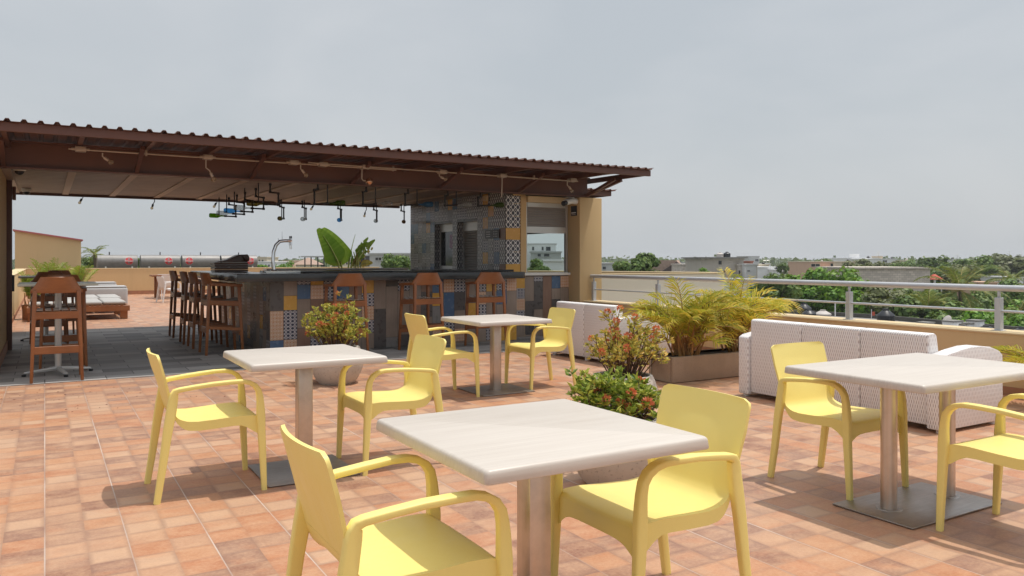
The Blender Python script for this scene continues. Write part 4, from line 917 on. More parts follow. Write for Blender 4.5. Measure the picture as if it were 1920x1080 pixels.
# ================================================================ POTS AND SHRUBS
def pot(label, x, y, s=1.0):
    t = thing('flower_bowl', label, 'plant pot', (x, y, 0), 'round concrete bowls')
    prof = [(.19, 0), (.235, .05), (.285, .15), (.305, .23), (.30, .30), (.275, .37), (.255, .415), (.235, .42), (.228, .41), (.235, .36), (.23, .34)]
    MB().lathe([(r * s, z * s) for r, z in prof], (x, y, 0), 40, capt=False).build('bowl', M['potc'], t, smooth=True, angle=40)
    MB().lathe([(.001, .365 * s), (.236 * s, .355 * s)], (x, y, 0), 24, capb=False, capt=False).build('soil', M['soil'], t)
    return t
def ixora(label, x, y, z0, H, W, leafmat, nst, dens, nflow, seed, upright=.5, lw=.026, ll=.062):
    global rnd
    r = random.Random(seed); rnd = r
    t = thing('flowering_shrub', label, 'shrub', (x, y, z0), 'flowering shrubs in bowls')
    st = MB(); lf = MB(); tips = []
    for i in range(nst):
        a = r.uniform(0, 2 * PI); q = math.sqrt(r.random()); rad = W * q
        h = H * (1 - .55 * q ** 2.2) * (r.uniform(.55, .95) if r.random() < .8 else r.uniform(1.0, 1.2))
        b0 = Vector((x + .12 * q * math.cos(a), y + .12 * q * math.sin(a), z0))
        tip = Vector((x + rad * math.cos(a), y + rad * math.sin(a), z0 + max(.08, h)))
        m = b0.lerp(tip, .5) + Vector((r.uniform(-.03, .03), r.uniform(-.03, .03), .04 + upright * .06)) + Vector((math.cos(a), math.sin(a), 0)) * .03
        pts = [b0, b0.lerp(m, .6), m, m.lerp(tip, .55), tip]
        st.tube(pts, .006, 5, r2=.0025); tips.append((tip, (tip - m).normalized()))
        for j in range(r.randint(1, 3)):   # side twigs
            f = r.uniform(.35, .85); p = m.lerp(tip, f) if f > .5 else b0.lerp(m, f + .3)
            dd = Vector((r.uniform(-1, 1), r.uniform(-1, 1), r.uniform(.3, 1.2))).normalized(); e = p + dd * r.uniform(.05, .13)
            st.tube([p, e], .0035, 4, r2=.002); tips.append((e, dd))
        n = int(dens * 1.0)
        for j in range(n):
            f = r.uniform(.28, 1); p = m.lerp(tip, (f - .5) * 2) if f > .5 else b0.lerp(m, f * 2)
            d = Vector((r.uniform(-1, 1), r.uniform(-1, 1), r.uniform(-.1, .9))); lf.leaf(p, d, ll * r.uniform(.6, 1.1), lw * r.uniform(.7, 1.2))
    for p, d in tips:
        for j in range(int(dens * .9)):
            an = r.uniform(0, 2 * PI); dd = d * r.uniform(.1, 1.1) + Vector((math.cos(an), math.sin(an), r.uniform(-.2, .6)))
            lf.leaf(p + Vector((r.uniform(-.012, .012), r.uniform(-.012, .012), r.uniform(-.03, .012))), dd, ll * r.uniform(.55, 1.05), lw * r.uniform(.7, 1.15))
    st.build('stem', M['stem'], t); lf.build('foliage', leafmat, t)
    tips.sort(key=lambda q: -(q[0].z * .5 + (Vector((q[0].x - x, q[0].y - y, 0)).length) * .5 + r.random() * .75))
    for p, d in tips[:nflow]:
        fb = MB(); R = r.uniform(.022, .034)
        for j in range(46):
            v = Vector((r.gauss(0, 1), r.gauss(0, 1), r.gauss(.4, .8))).normalized(); fb.leaf(p + d * .018 + v * R * .5, v, R * .8, R * .5, fold=.05)
        fb.build('flower_cluster', M['flower'], t)
pot('round concrete bowl behind the left table, in front of the bar', 2.82, 8.62, .98); ixora('dense yellow green shrub with orange red flowers in front of the bar stool', 2.82, 8.62, .35, .60, .37, M['leaf_ix'], 66, 13, 24, 21, lw=.024, ll=.055)
pot('round concrete bowl between the loveseat and the palm planter', 4.22, 5.28, .98); ixora('sparse orange yellow shrub with upright twigs beside the white loveseat', 4.22, 5.28, .35, .52, .37, M['leaf_iy'], 64, 9, 24, 5, upright=1, lw=.022, ll=.05)
pot('round concrete bowl under the front table, partly hidden', 3.04, 3.86, .98); ixora('low green shrub with a few red flowers just behind the front table', 3.04, 3.86, .34, .31, .33, M['leaf_ig'], 66, 12, 13, 9, lw=.025, ll=.06)

# ================================================================ PALMS
def frond(mb, rib, base, az, el, L, droop, nl, ll, lw, r, vee=.5, start=.22, fwd=.75, curl=0.0):
    pos = Vector(base); e = el; N = 14; pts = []
    for i in range(N + 1):
        pts.append((pos.copy(), e, az)); st = L / N
        pos = pos + Vector((math.cos(e) * math.sin(az), math.cos(e) * math.cos(az), math.sin(e))) * st; e -= droop / N * (.4 + 1.2 * i / N); az += curl / N
    rib.tube([p for p, _, _ in pts], lw * .55, 4, r2=lw * .12)
    for k in range(nl):
        s = start + (1 - start) * (k + .5) / nl; f = s * N; i = min(int(f), N - 1); p = pts[i][0].lerp(pts[i + 1][0], f - i); e, a = pts[i][1], pts[i][2]
        tg = Vector((math.cos(e) * math.sin(a), math.cos(e) * math.cos(a), math.sin(e))); sd = Vector((math.cos(a), -math.sin(a), 0)); up = sd.cross(tg)
        l = ll * (math.sin(PI * (.12 + .80 * (s - start) / (1 - start)))) ** .7
        for q in (-1, 1):
            if r.random() < .06: continue
            d = (tg * (fwd + .5 * s + r.uniform(-.12, .12)) + sd * q * r.uniform(.75, 1.0) + up * (vee + r.uniform(-.12, .12))).normalized(); d2 = (d + Vector((0, 0, -r.uniform(.35, .8)))).normalized()
            w = (tg * .9 + up * .3 * q).normalized() * lw * .5; m = p + d * l * .5; tip = m + d2 * l * .55
            mb.add([p - w * .6, m - w, m + w, p + w * .6, tip], [(0, 1, 2, 3), (1, 4, 2)])
def areca(label, x, y, z0, nf, L, el, seed, mat, spread=.16, dr=(1.0, 1.9), cat='palm', group=None, ll=.30, stems=14, nm='areca_palm', nl=26, lwid=.021):
    r = random.Random(seed); t = thing(nm, label, cat, (x, y, z0), group)
    lf, rib, cane = MB(), MB(), MB()
    for i in range(stems):
        a = r.uniform(0, 2 * PI); q = r.uniform(.02, spread); b0 = (x + q * math.cos(a), y + q * math.sin(a), z0); cane.tube([b0, (b0[0] + .12 * math.cos(a) * r.random(), b0[1] + .12 * math.sin(a) * r.random(), z0 + r.uniform(.16, .4))], .013, 6, r2=.008)
    for i in range(nf):
        a = 2 * PI * i * .381966 + r.uniform(-.3, .3); q = r.uniform(.01, spread * .8); z = z0 + r.uniform(.05, .26)
        ee = el + r.uniform(-.55, .4)
        frond(lf, rib, (x + q * math.sin(a), y + q * math.cos(a), z), a, min(1.52, ee), L * r.uniform(.65, 1.15), r.uniform(*dr), nl, ll * r.uniform(.75, 1.2), lwid, r, vee=.45, fwd=.62, start=.16)
    lf.build('fronds', mat, t); rib.build('frond_ribs', M['palmstem'], t, smooth=True); cane.build('canes', M['palmstem'], t, smooth=True)
t = thing('palm_planter', 'long rectangular brown concrete planter holding the yellow palms', 'planter', (6.8, 6.85, 0))
b = MB(); x0, x1, y0, y1, h = 6.03, 7.75, 6.65, 7.07, .29
b.box(x0, x1, y0, y0 + .05, .004, h); b.box(x0, x1, y1 - .05, y1, .004, h); b.box(x0, x0 + .05, y0 + .05, y1 - .05, .004, h); b.box(x1 - .05, x1, y0 + .05, y1 - .05, .004, h); b.build('trough', M['planterc'], t, bevel=.012)
MB().box(x0 + .051, x1 - .051, y0 + .051, y1 - .051, .03, h - .025).build('soil', M['soil'], t)
areca('bushy yellow green areca palm in the left end of the planter', 6.42, 6.86, .27, 40, .76, 1.18, 4, M['leaf_ar'], dr=(.9, 2.3), ll=.30, nl=22, lwid=.02, stems=34, group='areca palms in the long planter'); areca('bushy yellow areca palm half behind the sofa, right end of the planter', 7.25, 6.88, .27, 34, .74, 1.18, 8, M['leaf_ar'], dr=(.9, 2.3), ll=.30, nl=22, lwid=.02, stems=30, group='areca palms in the long planter')
areca('yellow palm at the right edge of the picture by the parapet foot', 8.05, 3.55, .1, 14, .75, .75, 15, M['leaf_ar'], stems=8)
t = thing('planter_bowl', 'dark round pot of the palm at the right edge', 'plant pot', (8.05, 3.55, 0)); MB().lathe([(.16, .003), (.2, .06), (.21, .16), (.18, .17)], (8.05, 3.55, 0), 24).build('bowl', M['planterc'], t, smooth=True)
for x, y, s, l, lab in ((.1, 25.2, 3, 1.15, 'tall bright green feathery palm before the building with red coping'), (.85, 27.5, 6, .9, 'shorter green feathery palm right of the tall one by the back wall'), (-.25, 21.5, 9, .8, 'yellowish feathery palm low by the left parapet')):
    areca(lab, x, y, .3, 11, l * .9, 1.52, s, M['leaf_arg'], ll=.28, stems=6, dr=(.3, 1.0), group='feathery palms at the far left'); t = thing('planter_box', 'small terracotta tub under ' + lab.split(' by ')[0].split(' before ')[0], 'plant pot', (x, y, 0)); MB().lathe([(.2, .003), (.2, .2), (.22, .34), (.2, .34), (.22, .3)], (x, y, 0), 20).build('tub', M['skirt'], t, smooth=True)

# ================================================================ FAR END OF THE TERRACE
def daybed(label, x0, x1, y0, y1, rows, cols):
    t = thing('daybed', label, 'daybed', ((x0 + x1) / 2, (y0 + y1) / 2, 0), 'wooden daybeds'); w = M['deckwood']
    for y in (y0, y1 - .05): MB().box(x0, x1, y, y + .05, .19, .32).build('side_rail', w, t, bevel=.006, segs=1)
    for x in (x0, x1 - .05): MB().box(x, x + .05, y0 + .051, y1 - .051, .19, .32).build('end_rail', w, t, bevel=.006, segs=1)
    b = MB(); x = x0 + .07
    while x < x1 - .1: b.box(x, x + .06, y0 - .01, y1 + .01, .321, .34); x += .1
    b.build('slats', w, t)
    for x in (x0 + .03, x1 - .2):
        for y in (y0 + .06, y1 - .16): MB().box(x, x + .16, y, y + .1, .004, .20).build('leg', w, t, bevel=.006, segs=1)
    cw, chh = (x1 - x0 - .1) / cols, (y1 - y0 - .04) / rows
    for i in range(cols):
        for j in range(rows): MB().box(x0 + .04 + i * cw, x0 + .02 + (i + 1) * cw, y0 + .02 + j * chh, y0 + (j + 1) * chh, .341, .42).build('cushion', M['cushion'], t, bevel=.035, segs=3)
daybed('slatted wooden daybed with grey cushions, nearer of the two', -.35, 1.72, 20.5, 22.5, 2, 4); daybed('slatted wooden daybed with grey cushions, farther one by the grey blocks', -.35, 1.8, 22.9, 24.9, 2, 4)
for lab, x0, x1, y0, y1, h in (('pale grey covered block right behind the daybeds, larger and nearer', 1.0, 2.16, 26.4, 27.5, .56), ('smaller pale grey covered block behind the larger one', 1.1, 2.05, 29.0, 30.0, .62)):
    t = thing('covered_block', lab, 'ottoman', ((x0 + x1) / 2, (y0 + y1) / 2, 0)); MB().box(x0, x1, y0, y1, .004, h).build('cover', M['sheet'], t, bevel=.07, segs=4); MB().box(x0 + .02, x1 - .02, y0 + .02, y1 - .02, h + .001, h + .03).build('pad', M['sheet'], t, bevel=.014)
t = thing('dining_table', 'dark wooden dining table in front of the back wall behind the stools', 'table', (4.5, 31.3, 0))
MB().box(3.3, 5.9, 30.6, 31.7, .78, .84).build('tabletop', M['teak'], t, bevel=.01)
for x in (3.45, 5.7):
    for y in (30.75, 31.5): MB().box(x, x + .1, y, y + .1, .004, .779).build('leg', M['teak'], t, bevel=.008)
for i, (x, y, rz, lab) in enumerate(((3.75, 30.2, PI / 2, 'white plastic armchair left in front of the dark dining table'), (4.6, 30.15, PI / 2, 'white plastic armchair behind the far bar stools at the dining table'), (3.5, 28.0, .3, 'white plastic armchair standing alone, nearer than the dining table'), (3.9, 32.2, -PI / 2, 'white plastic armchair on the far side of the dining table'))):
    dup(CH0, (x, y, 0), rz, lab, mat=M['whitepl'], name=None, group='white plastic armchairs')
# solar tanks beyond the back wall
BN = M['badgewhite']
for i, (x0, x1, bx, lab) in enumerate(((1.85, 3.33, .78, 'steel water heater tank at the left end, beside the palm tree'), (3.46, 4.98, .70, 'steel water heater tank, second from the left, above the dining table'), (5.08, 6.6, .17, 'steel water heater tank above the far bar stools, badge at its left end'), (6.68, 8.2, .80, 'steel water heater tank at the right end behind the wooden trays'))):
    y, z, r = 36.5, 1.31, .285
    t = thing('water_heater_tank', lab, 'tank', ((x0 + x1) / 2, y, z - r), 'steel water heater tanks on the back roof')
    prof = [(.02, x0 - .012), (r * .96, x0 - .01), (r, x0), (r, x1), (r * .96, x1 + .01), (.02, x1 + .012)]
    MB().lathe(prof, (0, y, z), 36, 'x').build('shell', M['tanksteel'], t, smooth=True, angle=30)
    for f in (.2, .86): 
        xx = x0 + (x1 - x0) * f; b = MB(); b.box(xx - .03, xx + .03, y - .3, y - .27, .4, 1.12); b.box(xx - .03, xx + .03, y + .2, y + .24, .4, 1.12); b.build('stand', M['alum'], t)
    xx = x0 + (x1 - x0) * (.5 if i else .3); MB().tube([(xx, y, z + r - .01), (xx, y, z + r + .12)], .022, 8).build('valve', M['blackpl'], t)
    xx = x0 + (x1 - x0) * bx
    # badge bent round the shell
    def badge(mb, rad, off):
        n = 26; vs = [(xx, y - (r + off), z + .03)]; base = math.asin(.03 / r)
        for k in range(n):
            a = 2 * PI * k / n; dx, dz = rad * math.cos(a), rad * math.sin(a); th = base + dz / r
            vs.append((xx + dx, y - (r + off) * math.cos(th), z + (r + off) * math.sin(th)))
        vs[0] = (xx, y - (r + off) * math.cos(base), z + (r + off) * math.sin(base))
        mb.add(vs, [(0, k + 1, (k + 1) % n + 1) for k in range(n)])
    m = MB(); badge(m, .160, .004); m.build('badge_rim', BN, t); m = MB(); badge(m, .155, .007); bd = m.build('badge', M['red'], t)
    o = text('lettering', 'Rheem', .112, BN, t, (xx, y - r - .012, z + .03), (math.radians(90 - 6), 0, 0), .002)
MB().box(-.9, 14, 35.4, 37.6, -.6, .40).build('tank_roof', M['slab'], None).__setitem__('kind', 'structure')
t = thing('tan_annexe', 'ochre annexe with sloping red metal coping at the far left', 'building', (.1, 38, GROUND))
MB().prism([(-1.05, GROUND), (1.32, GROUND), (1.32, 2.20), (-1.05, 2.57)], 38, 44, 'xz').build('wall', M['tan'], t)
MB().prism([(-1.12, 2.575), (1.39, 2.185), (1.39, 2.245), (-1.12, 2.635)], 37.9, 44.1, 'xz').build('coping', M['pinkroof'], t)

# ================================================================ CITY BEYOND
YAW = -TH
def bld(name, label, px0, px1, ytop, d, mat, depth=8, wins=(), cat='house', group=None, slab=None, bottom=GROUND, extra=()):
    """box house facing us: px0..px1 wide at view depth d; windows as (px0, px1, py0, py1)"""
    a, b = at(px0, ytop, d), at(px1, ytop, d); w = (b - a).length; h = a.z - bottom; k = FPX / d
    t = proto(name, label, cat, group); t.location = ((a + b) / 2).xy.to_3d() + Vector((0, 0, bottom)); t.rotation_euler = (0, 0, YAW)
    MB().box(-w / 2, w / 2, 0, depth, 0, h).build('wall', mat, t)
    sm = slab or mat
    MB().box(-w / 2 - .12, w / 2 + .12, -.12, depth + .12, h + .002, h + .16).build('roof', sm, t)
    for q in wins:
        x0, x1 = (q[0] - (px0 + px1) / 2) / k, (q[1] - (px0 + px1) / 2) / k; z1, z0 = h - (q[2] - ytop) / k, h - (q[3] - ytop) / k
        e = .05
        f = MB(); f.box(x0 - e, x1 + e, -.05, -.003, z1, z1 + e); f.box(x0 - e, x1 + e, -.08, -.003, z0 - e, z0); f.box(x0 - e, x0, -.05, -.003, z0, z1); f.box(x1, x1 + e, -.05, -.003, z0, z1)
        if x1 - x0 > 1.0: f.box((x0 + x1) / 2 - .03, (x0 + x1) / 2 + .03, -.05, -.003, z0, z1)
        f = f.build('window', sm, t); MB().box(x0, x1, -.02, -.004, z0, z1).build('pane', M['pane'], f)
    return t, w, h, k
def tank(label, px, py0, py1, d, mat=None, wide=1.0, group='water tanks on the roofs', name='water_tank'):
    p0, p1 = at(px, py1, d), at(px, py0, d); H = p1.z - p0.z; r = H * .42 * wide
    t = thing(name, label, 'water tank', p0, group); m = mat or M['watertank']
    MB().lathe([(r, 0), (r * 1.02, H * .06), (r, H * .12), (r, H * .32), (r * 1.03, H * .36), (r, H * .40), (r, H * .70), (r * 1.03, H * .73), (r * .96, H * .77), (r * .42, H * .93)], p0, 20).build('body', m, t, smooth=True, angle=35)
    MB().lathe([(r * .36, H * .921), (r * .36, H), (r * .1, H * 1.0)], p0, 16).build('lid', m, t, smooth=True, angle=35)
# grey unfinished house with tanks
t, w, h, k = bld('concrete_house', 'tall unfinished grey concrete house with two tanks on its roof', 1316, 1394, 487, 95, M['bgray'], 9, ((1347, 1353, 489, 496), (1356, 1360, 507, 513), (1366, 1372, 506, 509)), slab=M['bgray'])
MB().box(-w / 2 - .5, w / 2 + .3, -.7, 9.4, h + .162, h + .32).build('roof_slab', M['slab'], t)
t, w, h, k = bld('concrete_house', 'lower grey concrete annexe right of the unfinished house', 1384, 1420, 498, 94, M['bgray'], 6, ((1384.5, 1388, 507, 515), (1392, 1395, 507, 514), (1376 + 20, 1399, 507, 514)))
bld('concrete_house', 'plain grey concrete house with one dark slot window', 1398, 1418, 497, 92.5, M['bgrey2'], 6, ((1401, 1406, 507, 509),))
bld('house', 'pale lower storey with dark openings under the grey concrete house', 1356, 1400, 525, 90, M['bwhite'], 3, ((1368, 1371, 528, 545), (1373, 1377, 528, 540), (1363, 1367, 528, 531)))
tank('pale round tank on the grey concrete house', 1350, 473, 486, 98, M['tankgrey'], 1.2); tank('black round tank on the grey concrete house', 1363, 472, 486, 98, None, 1.1)
bld('house', 'low grey block wall house left of the unfinished concrete house', 1281, 1316, 497, 110, M['block'], 8, ((1302, 1309, 506, 511),))
# thatched long house
p = at(1250, 505, 120); t = proto('thatched_house', 'long house with steep brown thatched gable roof', 'house'); t.location = (p.x, p.y, GROUND); t.rotation_euler = (0, 0, YAW)
kk = 120 / FPX; hw = 29 * kk; zt = at(0, 488, 120).z - GROUND; ze = at(0, 509, 120).z - GROUND
MB().prism([(-hw, ze), (hw + .4, ze), (hw - .9, zt), (-hw, zt)], 0, .3, 'xz').build('roof', M['thatch'], t); MB().box(-hw + .3, hw - .3, .4, 8, 0, ze + .2).build('wall', M['cream'], t)
MB().prism([(-.2, ze), (3.6, zt), (7.4, ze)], hw - .8, hw + .3, 'yz').build('gable', M['thatch'], t)
MB().prism([(hw - .9, zt - .2), (hw + 1.6, ze), (hw - 3.2, ze)], -.35, -.2, 'xz').build('gable_trim', plain('dark_gable_timber', (.09, .065, .055), .8), t)
bld('house', 'white house with grey roof line just right of the ochre column', 1126, 1152, 495, 100, M['bgrey2'], 8, ((1130, 1136, 500, 505),))
bld('house', 'bright white cubic house behind the grey house, right side lower', 1419, 1452, 502, 120, M['bwhite'], 8); bld('house', 'cream upper block on the white cubic house', 1424, 1442, 497, 126, M['bcream'], 5, ((1428, 1431, 500, 503), (1436, 1438, 500, 503)))
bld('house', 'white cubic house with stepped right end below the far trees', 1449, 1462, 507, 118, M['bwhite'], 6)
bld('house', 'grey and tan tower block far behind the white cubic house', 1404, 1424, 481, 260, M['bgrey2'], 14, ((1416, 1422, 486, 490),)); bld('house', 'red roofed low house behind the grey annexe', 1385, 1412, 491, 130, plain('red_roof_tile', (.30, .12, .08), .8, var=.3), 8)
bld('house', 'salmon house with long dark window band and porch', 1519, 1563, 491.5, 150, M['borange'], 12, ((1521, 1537, 495, 500), (1557, 1564 - 2, 494, 500), (1530, 1537, 502, 506)), slab=M['bcream'])
bld('house', 'pale salmon long house right of the dark banded one', 1564, 1603, 491.5, 158, M['bcream'], 12, ((1557 + 10, 1571, 507, 510),)); bld('house', 'terracotta lower wing of the salmon house', 1544, 1560, 505, 148, M['borange'], 4)
bld('house', 'wide white house with roof parapet far behind the block wall', 1588, 1648, 485, 230, M['bwhite'], 16); bld('house', 'white house with dark upper windows right of the wide one', 1641, 1682, 486, 215, M['bwhite'], 16, ((1655, 1663, 488, 492), (1676, 1679, 498, 500)))
bld('house', 'small cream dome block on the white house roof', 1646, 1655, 481, 235, M['bcream'], 4); bld('house', 'narrow white stair tower on the wide white house', 1604, 1611, 477, 238, M['bwhite'], 4)
bld('house', 'cream house between the white house and the trees', 1684, 1711, 489, 225, M['bcream'], 12, ((1682 + 3, 1687, 490, 498),))
bld('concrete_block_house', 'big windowless grey concrete block wall below the horizon', 1604, 1744, 504.5, 70, M['block'], 9)
b = MB(); 
t = bpy.data.objects[-1] if False else None
bld('house', 'white tower house among the trees at the right', 1777, 1797, 487, 210, M['bwhite'], 9, ((1789, 1794, 490, 494),)); bld('house', 'low white house right of the white tower house', 1797, 1811, 493, 214, M['bwhite'], 9)
bld('house', 'pale house below the round tree at the right edge', 1896, 1919, 521, 120, M['bwhite'], 8, ((1905, 1911, 525, 529),)); bld('house', 'brick red low house behind the coconut palm', 1843, 1915, 514, 140, plain('brick_house_wall', (.27, .15, .10), .9, var=.3, nscale=1.5), 8, ((1850, 1856, 518, 523), (1880, 1890, 517, 522)))
bld('house', 'orange tiled house glimpsed behind the coconut palm', 1835, 1870, 531, 95, M['borange'], 6, ((1850, 1857, 536, 543),))
p = at(1752, 519, 100); t = thing('garden_canopy', 'red parasol roof on white posts beside the grey block wall', 'canopy', (p.x, p.y, GROUND))
zz = at(0, 519, 100).z; b = MB(); b.lathe([(1.0, zz - .35), (.9, zz - .2), (.1, zz + .35)], (p.x, p.y, 0), 12); b.build('canopy', M['reddome'], t)
for dx, dy in ((-.7, -.5), (.7, -.5), (-.7, .5), (.7, .5)): MB().tube([(p.x + dx, p.y + dy, GROUND), (p.x + dx, p.y + dy, zz - .3)], .08, 8).build('post', M['bwhite'], t)
for px, y0, y1, d, m_, lab in ((1431, 491, 497, 127, None, 'tiny black tank on the cream upper block'), (1457, 500, 507, 119, None, 'tiny black tank on the stepped white house'), (1541, 487, 491.5, 152, 'tankgrey', 'tiny pale tank on the salmon house'), (1590, 486, 491.5, 160, None, 'tiny black tank on the pale salmon long house'), (1628, 480, 485, 232, None, 'tiny black tank in the middle of the wide white house'), (1672, 481.5, 486, 217, None, 'tiny black tank on the white house with dark upper windows'), (1785, 483, 487, 211, None, 'tiny black tank on the white tower house'), (1700, 484.5, 489, 227, 'tankgrey', 'tiny pale tank on the cream house among the trees')):
    tank(lab, px, y0, y1 + .6, d, M[m_] if m_ else None, 1.0)
# near flat roof below the parapet with its clutter
q = [at(1400, 560, 54), at(1640, 560, 47), at(1960, 560, 37), at(1960, 560, 22), at(1400, 560, 22)]; RZ = -2.1
t = proto('flat_roof_house', 'flat concrete roof with parapet just below our terrace', 'house')
MB().prism([(v.x, v.y) for v in q], GROUND, RZ, 'xy').build('wall', M['slab'], t)
b = MB(); b.bar((q[0].x, q[0].y, RZ + .12), (q[1].x, q[1].y, RZ + .12), .2, .24); b.bar((q[1].x, q[1].y, RZ + .12), (q[2].x, q[2].y, RZ + .12), .2, .24); b.build('parapet', plain('dirty_roof_parapet', (.10, .095, .085), .95, var=.4, nscale=1), t)
def z_at(py, d): return CH - d * (py - HY) / FPX
tank('big black roof tank with conical lid, largest near the railing', 1661, 579, 627, 43, None, .78); tank('tall black roof tank behind the yellow palm', 1508, 568, 606, 48, None, .8); tank('squat black roof tank in front of the tall one', 1517, 580, 610, 44, None, 1.0); tank('white roof tank right of the two black ones', 1543, 581, 610, 45, M['tankgrey'], 1.2)
tank('low dark roof tank right of the white pillars', 1849, 610, 636, 35, None, 1.4); tank('black roof tank cut by the right edge', 1917, 613, 650, 33, None, 1.2)
for px, y0, y1, wd, lab in ((1786, 603, 622, 1.3, 'weathered white masonry pillar beside the satellite dish'), (1802, 609, 624, .9, 'shorter white masonry pillar, second from the dish'), (1815, 607, 624, 1.0, 'white masonry pillar in the middle of the group'), (1829, 602, 626, 1.0, 'taller weathered white masonry pillar at the right of the group'), (1736, 606, 616, .9, 'small white roof box left of the dish')):
    a = at(px, y1, 35.5); hh = z_at(y0, 35.5) - RZ; t = thing('roof_pillar', lab, 'pillar', (a.x, a.y, RZ), 'white masonry stubs on the near roof')
    MB().box(a.x - wd * .28, a.x + wd * .28, a.y - .25, a.y + .25, RZ, RZ + hh).build('pillar', M['bwhite'], t, bevel=.02); MB().box(a.x - wd * .31, a.x + wd * .31, a.y - .28, a.y + .28, RZ + hh + .001, RZ + hh + .06).build('cap', M['slab'], t)
a = at(1773, 600, 36); t = proto('satellite_dish', 'grey satellite dish on the near roof before the palms', 'satellite dish'); t.location = (a.x, a.y, RZ)
dz = a.z - RZ; m = MB(); m.lathe([(.001, .0), (.16, .018), (.30, .07), (.31, .075), (.30, .085), (.15, .035), (.001, .02)], (0, 0, 0), 28, 'y', False, False); o = m.build('dish', M['tankgrey'], t, smooth=True); o.location = (0, 0, dz); o.rotation_euler = (math.radians(-25), 0, math.radians(-108)); o.scale = (.85, .85, .85)
MB().tube([(0, 0, 0), (.1, .1, dz - .1), (0, 0, dz)], .025, 8).build('mast', M['alum'], t); MB().tube([(0, 0, dz - .2), (-.25, -.25, dz - .05)], .015, 6).build('feed_arm', M['alum'], t)
for px, d in ((1566, 45), (1586, 45.5)):
    a = at(px, 595, d); t = thing('roof_pole', 'thin pale pole on the near roof, ' + ('left of two' if px == 1566 else 'right of two beside the railing post'), 'pole', (a.x, a.y, RZ)); MB().tube([(a.x, a.y, RZ), (a.x, a.y, z_at(570, d))], .03, 8).build('pole', M['bwhite'], t); MB().tube([(a.x, a.y, z_at(570, d)), (a.x, a.y, z_at(569, d))], .045, 8).build('cap', M['alum'], t)
# behind the bar
t, w, h, k = bld('flat_roof_house', 'grey modern flat roofed house behind the banana plant', 693, 772, 477.5, 75, M['bgrey2'], 10, ((704, 709, 483, 488), (710, 715, 483, 488)), slab=M['bgrey2'])
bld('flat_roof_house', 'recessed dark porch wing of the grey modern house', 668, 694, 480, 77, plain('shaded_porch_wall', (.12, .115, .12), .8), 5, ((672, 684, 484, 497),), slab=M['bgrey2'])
p = at(605, 505, 76); t = proto('roof_pergola', 'flat grey pergola on thin posts left of the grey modern house', 'pergola'); t.location = (p.x, p.y, GROUND); t.rotation_euler = (0, 0, YAW); zz = z_at(480, 76) - GROUND
MB().box(-2.1, 3.4, 0, 5, zz - .12, zz).build('roof', M['bgrey2'], t)
for x in (-1.75, -1.15, -.5, .1, 1.4): MB().box(x - .05, x + .05, .1, .2, 0, zz - .121).build('post', M['blackpl'], t)
for k, (a0, a1, yt, d, m, lab) in enumerate(((470, 500, 483, 160, M['bcream'], 'pale house with arched roof line left of the beer tap'), (482, 512, 492, 120, M['bwhite'], 'white balconied house behind the beer tap'), (530, 548, 490, 190, M['borange'], 'orange roofed house right of the beer tap'), (546, 566, 489, 200, M['bgray'], 'grey brown house in the gap right of the tap'), (640, 672, 488, 140, M['bcream'], 'cream house seen through the banana stems'))):
    bld('house', lab, a0, a1, yt, d, m, 8, tuple((a0 + 3 + 6 * j, a0 + 6 + 6 * j, yt + 4, yt + 8) for j in range(int((a1 - a0) / 7))))
p = at(578, 490, 110); t = thing('thatched_hut', 'small thatched hut roof left of the pergola', 'hut', (p.x, p.y, GROUND)); MB().lathe([(2.2, z_at(496, 110)), (.1, z_at(483, 110))], (p.x, p.y, 0), 14).build('roof', M['thatch'], t); MB().lathe([(1.7, GROUND), (1.7, z_at(496, 110) + .1)], (p.x, p.y, 0), 14).build('wall', M['cream'], t)
t, w, h, k = bld('house', 'white terraced house seen through the green kiosk window', 978, 1042, 459, 88, M['bwhite'], 8, ((998, 1001, 463, 469), (1016, 1019, 463, 469), (1024, 1032, 463, 470)), slab=M['bgrey2']); bld('house', 'lower white balcony storey of the terraced house', 996, 1052, 474, 84, M['bgrey2'], 3, ((1008, 1014, 476, 481), (1020, 1030, 476, 481))); bld('house', 'white garden wall house at the bottom of the kiosk window', 1022, 1075, 490, 60, M['bwhite'], 4)
# far roofs
r = random.Random(2)
for i in range(34):
    px = r.uniform(1140, 1915) if i < 26 else r.uniform(480, 770); d = r.uniform(240, 480)
    yt = r.uniform(489, 495); wd = r.uniform(5, 13); c = r.choice(('bwhite', 'bwhite', 'bcream', 'borange', 'bgrey2'))
    bld('far_house', 'tiny pale flat roofed house between the trees towards the horizon', px, px + wd, yt, d, M[c], 8, ((px + wd * .3, px + wd * .45, yt + 1.5, yt + 3),), group='far houses')
t = thing('red_flag_post', 'thin pole with a red tag on the near roof left of the big black tank', 'pole', at(1634, 600, 44)); a = at(1634, 604, 44)
MB().tube([(a.x, a.y, RZ), (a.x, a.y, z_at(580, 44))], .02, 6).build('pole', M['bwhite'], t); MB().box(a.x + .02, a.x + .28, a.y - .02, a.y + .02, z_at(592, 44), z_at(585, 44)).build('tag', M['reddome'], t)

for px, py0, py1, d, lab in ((1107 + 540, 470, 486, 236, 'thin radio mast on the white house roof'), (1893, 470, 487, 300, 'thin mast rising from the trees at the right edge'), (1795, 476, 488, 210, 'short antenna on the white tower house'), (1437, 487, 500, 130, 'short antenna beside the white cubic house')):
    a = at(px, py1, d); b = MB(); b.tube([a, at(px, py0, d)], .05, 5, r2=.03)
    for k in (.55, .75, .9):
        q = a.lerp(at(px, py0, d), k); b.tube([q - RT * .5, q + RT * .5], .025, 4)
    b.build('mast', M['alum'], thing('antenna_mast', lab, 'antenna', a))

